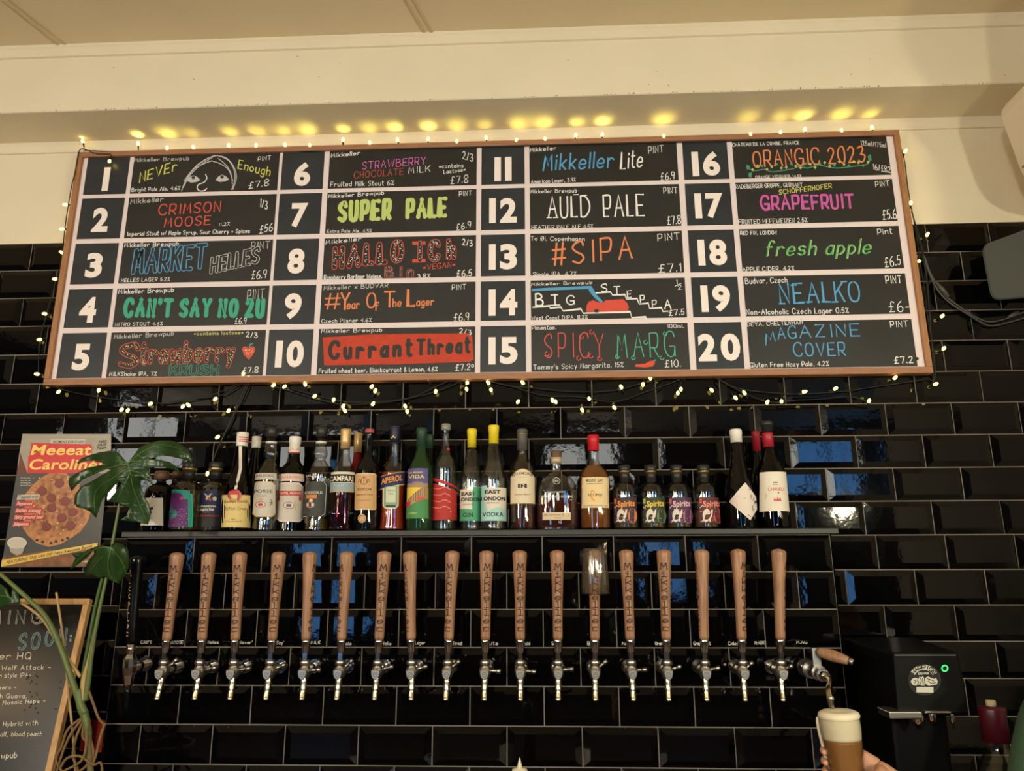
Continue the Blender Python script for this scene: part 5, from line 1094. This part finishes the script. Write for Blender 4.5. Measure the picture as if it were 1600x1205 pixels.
V1 = [[(797,575),(815,640),(835,740),(880,850),(920,950)], [(797,575),(740,560),(640,560),(500,562)], [(800,585),(700,600),(560,650),(450,720)], [(805,605),(720,660),(600,750),(590,880)], [(812,640),(775,720),(730,810)], [(800,575),(900,500),(1020,460),(1150,500)], [(803,590),(920,565),(1060,580),(1120,630)], [(810,620),(880,640),(940,690)]]
def dp1(dx, dy, r): return .0008*abs(dx)*.55-.035*math.exp(-(r/60)**2)+.012*math.sin(dx*.09)*min(1, r/40)
leaf('leaf', L1, ZL, V1, (797, 575), dp1, plant)
Z6_ = (0, 660, 5.023)
L2 = [(880,985),(850,975),(800,965),(740,980),(660,1015),(560,1030),(592,1065),(548,1158),(610,1118),(680,1065),(735,1000),(740,1030),(690,1090),(658,1170),(668,1215),(720,1200),(780,1225),(820,1210),(880,1245),(935,1270),(985,1200),(1010,1140),(1012,1060),(1005,1000),(960,955),(910,945)]
V2 = [[(880,985),(850,1080),(860,1200),(930,1262)], [(880,985),(780,985),(650,1050),(560,1140)], [(878,1000),(780,1080),(700,1190)], [(880,1000),(950,1080),(990,1180)]]
def dp2(dx, dy, r): return .0006*abs(dx)-.03*math.exp(-(r/40)**2)+.01*math.sin(dx*.1)
leaf('leaf', L2, Z6_, V2, (880, 985), dp2, plant)
leaf('leaf', [(62,210),(40,150),(0,120),(-60,110),(-150,160),(-200,240),(-150,300),(-60,290),(0,262),(45,240),(110,238),(118,210),(100,165),(70,140)], (0, 880, 3.707), [[(70,205),(0,190),(-120,220)]], (65, 205), lambda dx, dy, r: .0006*abs(dx)-.01, plant)
def stem(pts, r, m, name='stem', d=.004, k=5):
    mb = MB(); q = smooth_path([LP(x, y, d) for x, y in pts], k); n = len(q)
    rr = r if not isinstance(r, tuple) else [r[0]+(r[1]-r[0])*i/(n-1) for i in range(n)]
    mb.tube(q, rr, m, 10); child(mb, name, plant)
stem([(197,722),(193,750),(187,785),(180,825),(175,852)], (.0024, .0042), stem_g, 'leaf_stalk', .002)
stem([(175,852),(170,890),(160,905),(148,955),(138,1010),(131,1050),(128,1080)], (.004, .0062), stem_d, 'leaf_stalk', .014)
stem([(176,856),(168,895),(158,940),(149,985),(142,1030),(138,1065),(133,1095)], (.003, .0070), stem_g, 'leaf_stalk', .002)
stem([(-20,882),(0,897),(35,928),(70,962),(92,1005),(108,1050),(122,1090),(133,1115)], (.0042, .0090), stem_g, 'leaf_stalk', -.002)
stem([(17,934),(45,950),(68,970),(92,1008),(112,1038),(126,1058)], (.003, .0045), sheath_m, 'leaf_stalk', .010)
stem([(148,985),(140,1030),(131,1065),(133,1095)], (.004, .009), sheath_m, 'leaf_sheath', .004)
stem([(122,1078),(127,1105),(133,1120),(137,1140),(138,1150)], (.0105, .0090), stem_g, 'trunk', 0)
stem([(136,1128),(138,1150),(139,1175),(141,1200),(141,1225)], (.0088, .0072), mat('brown_green_trunk', (104, 96, 56), .6, noise=.35, nscale=30), 'trunk', 0)
for rt in ([(130,1122),(112,1145),(100,1170),(92,1195),(84,1222)], [(132,1124),(120,1150),(114,1180),(121,1200),(124,1225)], [(136,1135),(134,1170),(126,1190),(100,1205),(82,1215)], [(128,1122),(106,1140),(96,1168),(88,1190),(110,1222)], [(140,1150),(146,1175),(143,1195),(150,1222)], [(164,1130),(156,1155),(150,1180),(144,1200),(148,1222)], [(138,1078),(146,1100),(154,1122),(164,1134)], [(94,1200),(105,1185),(125,1182),(145,1195),(158,1193),(160,1222)], [(134,1125),(129,1150),(138,1165),(136,1195),(112,1212),(96,1222)]):
    stem(rt, (.0034, .0028), root_m, 'aerial_root', -.004+random.uniform(-.01, .01))
stem([(88,926),(94,965),(101,1020),(108,1090),(114,1150),(119,1222)], .0030, sheath_m, 'support_stick', .02)
pot_t = mat('terracotta_pot', (132, 84, 60), .7, noise=.15, nscale=20)
mb = MB(); zt = pr.z-.9305-.012; mb.lathe([(.0005, 0), (.055, 0), (.062, .01), (.080, zt-.02), (.086, zt-.02), (.088, zt), (.080, zt), (.078, zt-.03), (.0005, zt-.03)], pot_t, 36); mb.build('pot', plant)
mb = MB(); mb.lathe([(.077, zt-.029), (.07, zt-.02), (.03, zt-.016), (.0005, zt-.018)], mat('potting_soil', (42, 32, 24), .9, bump=.8, bscale=120), 24); mb.build('soil', plant)

# -- black drinks dispenser with a round badge
blk = mat('matt_black_casing', (9, 9, 9), .5, spec=.15); blk2 = mat('black_casing_top', (34, 34, 34), .4)
MX0, MX1, MYF, MYB = .8305, .985, -.40, -.02; MZ1, MZ0 = at(1445, 1019.5, -.4).z, at(1445, 1117, -.4).z
dsp = thing('drinks_dispenser', 'black countertop drinks dispenser with a round white pictured badge and a green lit button', 'dispenser', ((MX0+MX1)/2, -.2, .9305))
mb = MB(); mb.add([(MX0-.006, MYF, MZ0), (MX1+.004, MYF, MZ0), (MX1, MYF, MZ1), (MX0, MYF, MZ1), (MX0+.02, MYB, MZ0), (MX1+.08, MYB, MZ0), (MX1+.076, MYB, MZ1), (MX0+.02, MYB, MZ1)],
    [(0,1,2,3),(5,4,7,6),(0,3,7,4),(1,5,6,2),(3,2,6,7),(0,4,5,1)], blk); child(mb, 'head_casing', dsp, bevel=.006)
mb = MB(); mb.add([(MX0+.004, -.33, .9308), (MX1-.02, -.33, .9308), (MX1-.012, -.33, MZ0+.002), (MX0+.006, -.33, MZ0+.002), (MX0+.02, MYB, .9308), (MX1+.04, MYB, .9308), (MX1+.05, MYB, MZ0+.002), (MX0+.02, MYB, MZ0+.002)],
    [(0,1,2,3),(5,4,7,6),(0,3,7,4),(1,5,6,2),(3,2,6,7),(0,4,5,1)], blk); child(mb, 'column', dsp, bevel=.01)
fp = lambda x, y, l: at(x, y, MYF-.0012-l)
mb = MB(); D = Draw(mb, fp, VPZ); D.line([(1399,1024),(1493,1024)], 1.6, flat((110, 106, 100), .3)); child(mb, 'trim_line', dsp)
mb = MB(); D = Draw(mb, fp, VPZ); D.o = (1300, 980, 5.333); LW = flat((200, 194, 184), .5); LK = flat((10, 10, 10), .4)
D.disc(770, 440, 136, 128, flat((60, 58, 56), .4), 1, 40); D.disc(768, 440, 132, 124, LK, 2, 40)
cx_, cy_ = 764, 440
arc = [(cx_+r*math.cos(a), cy_-r*math.sin(a)) for r, rng in ((126, range(17)), (84, range(16, -1, -1))) for a in [math.radians(152-124*i/16) for i in rng]]
for i in range(16): D.poly([arc[i], arc[i+1], arc[33-i-1], arc[33-i]], LW, 3)
for i, ch in enumerate('WARPIGS'):
    a = math.radians(143-17.6*i); r0, r1 = 90, 121; tx_, ty_ = math.sin(a), math.cos(a)
    st, wd = glyph(ch); hw = 15 if ch != 'I' else 1
    for q in st:
        D._line([D.T((cx_+(r0+(r1-r0)*gy)*math.cos(a)+tx_*(gx/max(wd, .1)-.5)*2*hw, cy_-(r0+(r1-r0)*gy)*math.sin(a)+ty_*(gx/max(wd, .1)-.5)*2*hw)) for gx, gy in q], 8/5.333, LK, 4)
D.text('BREWPUB', 720, 397, 808, 393, 15, LW, .22, l=3)
D.poly([(655,455),(670,430),(695,422),(720,432),(730,412),(745,420),(755,408),(768,425),(772,488),(745,488),(725,478),(700,488),(672,482)], LW, 3); D.poly([(775,425),(800,412),(830,425),(850,432),(868,425),(882,455),(872,480),(840,484),(805,490),(778,470)], LW, 3)
for pts in ([(680,440),(700,450),(690,470)], [(710,440),(722,462),(712,480)], [(738,425),(745,450),(735,480)], [(755,425),(758,460),(762,480)], [(795,430),(825,440),(850,450)], [(800,450),(830,470),(865,462)]): D.line(pts, 6, LK, 4)
D.disc(812, 440, 9, 5, LK, 4, 8); D.poly([(703,500),(845,500),(845,548),(703,545)], LW, 3); child(mb, 'round_badge', dsp)
mb = MB(); D = Draw(mb, fp, VPZ); D.o = (1300, 980, 5.333); D.ring(940, 344, 24, 24, 11, mat('green_button_light', (60, 230, 110), .4, emit=1.2), 2, 24); D.disc(940, 344, 19, 19, LK, 1, 20); child(mb, 'lit_button', dsp)
mb = MB(); a_, b_ = at(1385, 1113, -.41), at(1430, 1117, -.41); mb.box((a_.x, -.425, a_.z-.012), (b_.x+.01, -.36, a_.z+.004), chrome2); mb.box((at(1446, 1115, -.41).x, -.41, a_.z-.004), (at(1487, 1115, -.41).x, -.37, a_.z+.003), chrome2); child(mb, 'drip_bar', dsp, bevel=.003)
for x, y0, y1, r in ((1434, 1118, 1138, .013), (1455, 1114, 1134, .010), (1487, 1116, 1138, .005)):
    mb = MB(); p0, p1 = at(x, y0, -.385), at(x, y1, -.385); mb.lathe([(.0005, p1.z), (r*.45, p1.z), (r*.5, p1.z+.008), (r, p1.z+.010), (r, p0.z), (r*.7, p0.z+.006), (.0005, p0.z+.006)], chrome, 18, c=(p0.x, -.385, 0)); child(mb, 'nozzle', dsp)
# -- big bottle with maroon cap, lower right
p = at(1557, 1160, -.40); s1 = (at(1558, 1160, -.40)-p).length
bb = thing('bottle', 'big clear bottle with a maroon wrapped cap and a pale cork at the lower right', 'bottle', (p.x, -.40, .9305)); zz = lambda y: at(1557, y, -.40).z-.9305
mb = MB(); rr = 34*s1; P_ = smooth_path([(rr*.9, 0, 0), (rr, .008, 0), (rr*1.02, zz(1230), 0), (rr, zz(1212), 0), (rr*.82, zz(1192), 0), (rr*.52, zz(1174), 0), (rr*.46, zz(1160), 0), (rr*.46, zz(1130), 0)], 4); P_ = [(q.x, q.y) for q in P_]
mb.lathe([(.0005, 0)]+P_+[(max(a-.003, .002), max(b, .008)) for a, b in reversed(P_)]+[(.0005, .008)], clear, 32); mb.build('glass_body', bb)
mb = MB(); mb.lathe([(.0005, zz(1158)), (20*s1, zz(1159)), (19.5*s1, zz(1120)), (20.5*s1, zz(1108)), (19*s1, zz(1104)), (.0005, zz(1103))], mat('maroon_wax', (76, 18, 32), .35), 28); mb.build('cap', bb)
mb = MB(); mb.lathe([(.0005, zz(1106)), (7.2*s1, zz(1106)), (7.5*s1, zz(1095)), (6.5*s1, zz(1094)), (.0005, zz(1094))], mat('pale_cork', (206, 186, 150), .7, noise=.2, nscale=90), 18); mb.build('cork', bb)
# -- squeeze bottle whose white nozzle tip shows at the bottom edge
p = at(812, 1198, -.55); zz = lambda y: at(812, y, -.55).z-.9305; s1 = (at(813, 1198, -.55)-p).length
sq = thing('squeeze_bottle', 'white pointed nozzle of a squeeze bottle at the bottom edge below the taps', 'squeeze bottle', (p.x, -.55, .9305))
mb = MB(); mb.lathe([(.0005, zz(1240)), (12*s1, zz(1240)), (12*s1, zz(1203)), (9*s1, zz(1201)), (4.2*s1, zz(1200)), (3.3*s1, zz(1195)), (1.4*s1, zz(1187)), (.5*s1, zz(1184.5)), (.0002, zz(1184))], white_pl, 20); mb.build('nozzle', sq)
mb = MB(); mb.lathe([(.0005, 0), (.020, 0), (.024, .005), (.024, zz(1240)-.02), (.0165, zz(1240)), (.0005, zz(1240))], mat('squeeze_plastic', (180, 160, 130), .4), 24); mb.build('body', sq)
# -- air conditioner on the right wall
AC = mat('white_ac_plastic', (236, 220, 198), .45); ac = thing('air_conditioner', 'white wall air conditioner at the upper right edge under the beam', 'air conditioner', (1.6195, -.6, 2.62))
prof = [(1.6192, 3.005), (1.52, 3.005), (1.445, 2.985), (1.424, 2.955), (1.421, 2.93), (1.447, 2.765), (1.452, 2.742), (1.475, 2.700), (1.52, 2.665), (1.58, 2.648), (1.6192, 2.648)]
mb = MB(); n = len(prof); y0, y1 = -.225, -1.05; mb.add([(x, y0, z) for x, z in prof]+[(x, y1, z) for x, z in prof], [tuple(range(n)), tuple(reversed(range(n, 2*n)))]+[(i, n+i, n+(i+1) % n, (i+1) % n) for i in range(n)], AC); child(mb, 'casing', ac, bevel=.008)
mb = MB(); mb.box((1.47, -.98, 2.986), (1.56, -.28, 3.008), mat('ac_grille', (150, 138, 120), .6)); child(mb, 'intake_grille', ac)
mb = MB(); mb.add([(x, y, z) for y in (-.245, -1.03) for x, z in ((1.4475, 2.757), (1.4445, 2.757), (1.4452, 2.752), (1.4482, 2.752))], [(0,1,2,3),(7,6,5,4),(0,4,5,1),(1,5,6,2),(2,6,7,3),(3,7,4,0)], mat('ac_seam', (150, 136, 116), .6)); child(mb, 'panel_seam', ac)
# -- dark speaker on the right
q4 = [(1533,384),(1642,344),(1657,461),(1549,470)]
spk = thing('wall_speaker', 'dark grey rounded speaker on the tiles at the right edge of the picture', 'speaker', (1.45, -.012, 2.35)); SG = mat('dark_grey_speaker', (76, 78, 76), .6)
mb = MB(); 
def rnd4(q, rad, n=5):
    out = []
    for i in range(4):
        a, b, c = Vector((*q[i-1], 0)), Vector((*q[i], 0)), Vector((*q[(i+1) % 4], 0)); d1, d2 = (a-b).normalized(), (c-b).normalized()
        for k in range(n+1):
            t_ = k/n; out.append(((1-t_)**2*(b+d1*rad)+2*t_*(1-t_)*b+t_*t_*(b+d2*rad)))
    return out
o_ = rnd4(q4, 15); n = len(o_); fr_ = [at(v.x, v.y, -.10) for v in o_]; cc = sum(fr_, Vector())/n
mb.add([cc+(v-cc)*.975+Vector((0, -.006, 0)) for v in fr_]+fr_+[Vector((cc.x+.09+(v.x-cc.x)*.75, -.0090, cc.z+.02+(v.z-cc.z)*.7)) for v in fr_], [tuple(range(n))]+[(i, (i+1) % n, n+(i+1) % n, n+i) for i in range(n)]+[(n+i, n+(i+1) % n, 2*n+(i+1) % n, 2*n+i) for i in range(n)]+[tuple(reversed(range(2*n, 3*n)))], SG); child(mb, 'cabinet', spk)
# ================================================================== glass of beer being filled, and the bartender holding it
GY0 = -.42
g0, g1 = at(1311, 1121, GY0), at(1324, 1212, GY0); gs = (at(1312, 1121, GY0)-g0).length
axis = (g0-g1).normalized()
def glass_frame(o):
    o.rotation_euler = axis.to_track_quat('Z', 'Y').to_euler()
beer = thing('beer_glass', 'tall glass of amber beer with a thick white foam head under the pouring faucet', 'glass of beer', g1-axis*.03); glass_frame(beer)
L_ = (g0-g1).length+.03; R_ = 31.5*gs
gp = [(R_*.66, 0), (R_*.72, .01), (R_*.80, L_*.25), (R_*.93, L_*.6), (R_*1.0, L_*.85), (R_*.99, L_)]
gp = [(p.x, p.y) for p in smooth_path([(a, b, 0) for a, b in gp], 4)]
mb = MB(); mb.lathe([(.0005, 0)]+gp+[(a-.002, max(b, .008)) for a, b in reversed(gp)]+[(.0005, .008)], thin('pint_glass', (252, 251, 249), .02, 0, .88), 36); mb.build('glass_body', beer)
zf = L_*.70
mb = MB(); q = [(a-.0023, max(b, .0084)) for a, b in gp if b < zf]; mb.lathe([(.0005, .0084)]+q+[(q[-1][0], zf), (.0005, zf)], mat('hazy_amber_beer', (150, 104, 58), .3, noise=.1, nscale=10), 36); mb.build('beer', beer)
foam = mat('beer_foam', (240, 228, 200), .8, bump=.4, bscale=300, noise=.05, nscale=60)
mb = MB(); q2 = [(a-.0022, b) for a, b in gp if b > zf]; mb.lathe([(.0005, zf+.0004), (q2[0][0]-.0005, zf+.0004)]+q2+[(R_*1.0, L_+.003), (R_*.96, L_+.010), (R_*.80, L_+.014), (R_*.4, L_+.012), (.0005, L_+.010)], foam, 36); mb.build('foam', beer)
mb = MB()
for a0, z1, r in ((3.5, .02, .006), (3.9, .01, .007), (3.2, .045, .005), (4.25, .05, .0045)):
    pts = []
    for i in range(9):
        z = L_*.99-(L_*.99-z1)*i/8; k = [(a, b) for a, b in gp if b <= z][-1][0] if z > .001 else R_*.66
        pts.append(((k+.0025)*math.cos(a0+.05*math.sin(i)), (k+.0025)*math.sin(a0+.05*math.sin(i)), z))
    mb.tube(pts, [r*.5]+[r*.8]*3+[r]*4+[r*.6], foam, 8)
mb.build('foam_drip', beer)

skin = mat('skin', (214, 158, 126), .5, noise=.08, nscale=25); shirt = mat('green_cloth', (60, 84, 64), .85, noise=.12, nscale=60, bump=.3, bscale=300); jeans = mat('dark_trousers', (36, 38, 46), .85); hairm = mat('brown_hair', (62, 42, 28), .6, noise=.3, nscale=60, stretch=(1, 1, .2))
def skinned(name, nodes, edges, m, root=0, levels=2, parent=None):
    me = bpy.data.meshes.new(name); keys = list(nodes); ix = {k: i for i, k in enumerate(keys)}
    me.from_pydata([nodes[k][0] for k in keys], [(ix[a], ix[b]) for a, b in edges], []); me.materials.append(m)
    o = bpy.data.objects.new(name, me); COL.objects.link(o)
    sk = o.modifiers.new('skin', 'SKIN'); sk.use_smooth_shade = True; sk.branch_smoothing = .35
    for i, k in enumerate(keys):
        r = nodes[k][1]; r = r if isinstance(r, tuple) else (r, r)
        me.skin_vertices[0].data[i].radius = r; me.skin_vertices[0].data[i].use_root = (i == root)
    ss = o.modifiers.new('sub', 'SUBSURF'); ss.levels = levels; ss.render_levels = levels
    if parent is not None:
        bpy.context.view_layer.update(); o.parent = parent; o.matrix_parent_inverse = world_of(parent).inverted()
    return o
G = at(1324, 1186, GY0)
def off(x, y, z): return tuple(G+Vector((x, y, z)))
def chain(N, E, names, pts, rads, start):
    prev = start
    for nme, p, r in zip(names, pts, rads):
        N[nme] = (p, r); E.append((prev, nme)); prev = nme
RSH, LSH = Vector((1.065, -.61, 1.315)), Vector((1.20, -.97, 1.33)); HIP = Vector((1.235, -.80, .93)); NECK = Vector((1.175, -.79, 1.405))
ELB = Vector((.955, -.63, 1.03)); WR = Vector(off(.135, .010, -.070))
N = {'pelvis': (tuple(HIP), (.13, .10))}; E = []
chain(N, E, ['belly', 'chest', 'neck0', 'neck1', 'head0', 'head1', 'head2'], [tuple(HIP.lerp(NECK, .35)), tuple(HIP.lerp(NECK, .78)), tuple(NECK), (1.168, -.79, 1.45), (1.155, -.79, 1.515), (1.155, -.79, 1.575), (1.165, -.79, 1.63)], [(.11, .085), (.115, .09), .055, .052, .066, .076, .055], 'pelvis')
chain(N, E, ['nose'], [(1.07, -.79, 1.540)], [.012], 'head0')
chain(N, E, ['rsh', 'rarm', 'relb', 'rfore', 'wrist'], [tuple(RSH), tuple(RSH.lerp(ELB, .5)), tuple(ELB), tuple(ELB.lerp(WR, .45)), tuple(WR)], [.058, .048, .042, .038, (.026, .030)], 'chest')
chain(N, E, ['palm0', 'palm1'], [off(.085, .030, -.042), off(.050, .046, -.020)], [(.024, .036), (.019, .037)], 'wrist')
# four fingers round the far side of the glass, tips showing at its left
for i, (dz, k) in enumerate(((.030, 1.0), (.008, 1.06), (-.014, 1.0), (-.035, .86))):
    zt = dz-.012; rr = .048
    pts = [off(.030, rr*.98, zt), off(-.006, rr*1.08, zt-.001), off(-.036, rr*.74, zt-.002), off(-.050*1.0, rr*.28*k, zt-.004), off(-.0505, -rr*.12*k, zt-.005)]
    chain(N, E, ['f%d%d' % (i, j) for j in range(5)], pts, [.0098, .0092, .0086, .0080, .0070], 'palm1')
chain(N, E, ['t0', 't1', 't2', 't3'], [off(.074, .002, -.022), off(.064, -.024, -.024), off(.042, -.045, -.026), off(.016, -.054, -.026)], [.0180, .0140, .0112, .0088], 'palm0')
chain(N, E, ['lsh', 'larm', 'lelb', 'lfore', 'lwr', 'lpalm'], [tuple(LSH), (1.225, -1.0, 1.19), (1.235, -1.0, 1.05), (1.20, -.99, .95), (1.15, -.97, .86), (1.14, -.965, .80)], [.055, .047, .042, .037, .028, (.018, .036)], 'chest')
for i, dy in enumerate((-.03, -.01, .01, .03)): chain(N, E, ['l%d%d' % (i, j) for j in range(3)], [(1.135, -.965+dy, .755), (1.128, -.965+dy, .725), (1.115, -.965+dy, .70)], [.0095, .0085, .007], 'lpalm')
chain(N, E, ['lt0', 'lt1'], [(1.115, -.925, .785), (1.10, -.915, .755)], [.011, .009], 'lpalm')
for sd, dy in (('r', .095), ('l', -.095)):
    chain(N, E, [sd+'h', sd+'th', sd+'kn', sd+'cf', sd+'an', sd+'ft'], [(1.235, -.80+dy, .86), (1.23, -.80+dy, .67), (1.215, -.80+dy, .48), (1.23, -.80+dy, .30), (1.24, -.80+dy, .09), (1.115, -.80+dy, .04)], [.085, .076, .056, .056, .040, .036], 'pelvis')
person = thing('person', 'person in green clothing at the right edge holding the beer glass under the faucet', 'person', (1.235, -.80, 0))
skinned('body', N, E, skin, 0, 2, person)
S = {'pelvis': (tuple(HIP-Vector((0, 0, .02))), (.142, .112))}; SE = []
chain(S, SE, ['belly', 'chest', 'neck'], [tuple(HIP.lerp(NECK, .35)), tuple(HIP.lerp(NECK, .78)), tuple(NECK+Vector((0, 0, .004)))], [(.135, .108), (.150, .124), .080], 'pelvis')
chain(S, SE, ['rsh', 'rarm', 'rend'], [tuple(RSH), tuple(RSH.lerp(ELB, .5)), tuple(RSH.lerp(ELB, .98))], [.078, .072, .068], 'chest')
chain(S, SE, ['lsh', 'larm', 'lend'], [tuple(LSH), (1.225, -1.0, 1.19), (1.235, -1.0, 1.07)], [.078, .070, .064], 'chest')
skinned('t_shirt', S, SE, shirt, 0, 2, person)
T = {'pelvis': (tuple(HIP), (.148, .118))}; TE_ = []
for sd, dy in (('r', .095), ('l', -.095)): chain(T, TE_, [sd+'h', sd+'th', sd+'kn', sd+'cf', sd+'an'], [(1.235, -.80+dy, .86), (1.23, -.80+dy, .67), (1.215, -.80+dy, .48), (1.23, -.80+dy, .30), (1.24, -.80+dy, .10)], [.098, .088, .068, .066, .060], 'pelvis')
skinned('trousers', T, TE_, jeans, 0, 2, person)
mb = MB(); mb.lathe([(.060, -.03), (.088, .005), (.094, .05), (.080, .095), (.045, .125), (.0005, .135)], hairm, 24, c=(1.178, -.79, 1.545)); child(mb, 'hair', person)
mb = MB()
for dy in (-.03, .03): mb.lathe([(.0005, -.009), (.006, -.006), (.009, 0), (.006, .006), (.0005, .009)], flat((40, 30, 26), .2), 10, c=(1.086, -.79+dy, 1.565))
mb.lathe([(.0005, -.004), (.012, -.002), (.012, .002), (.0005, .004)], flat((150, 70, 66)), 12, sx=.6, sy=1.6, c=(1.092, -.79, 1.505)); child(mb, 'face', person)
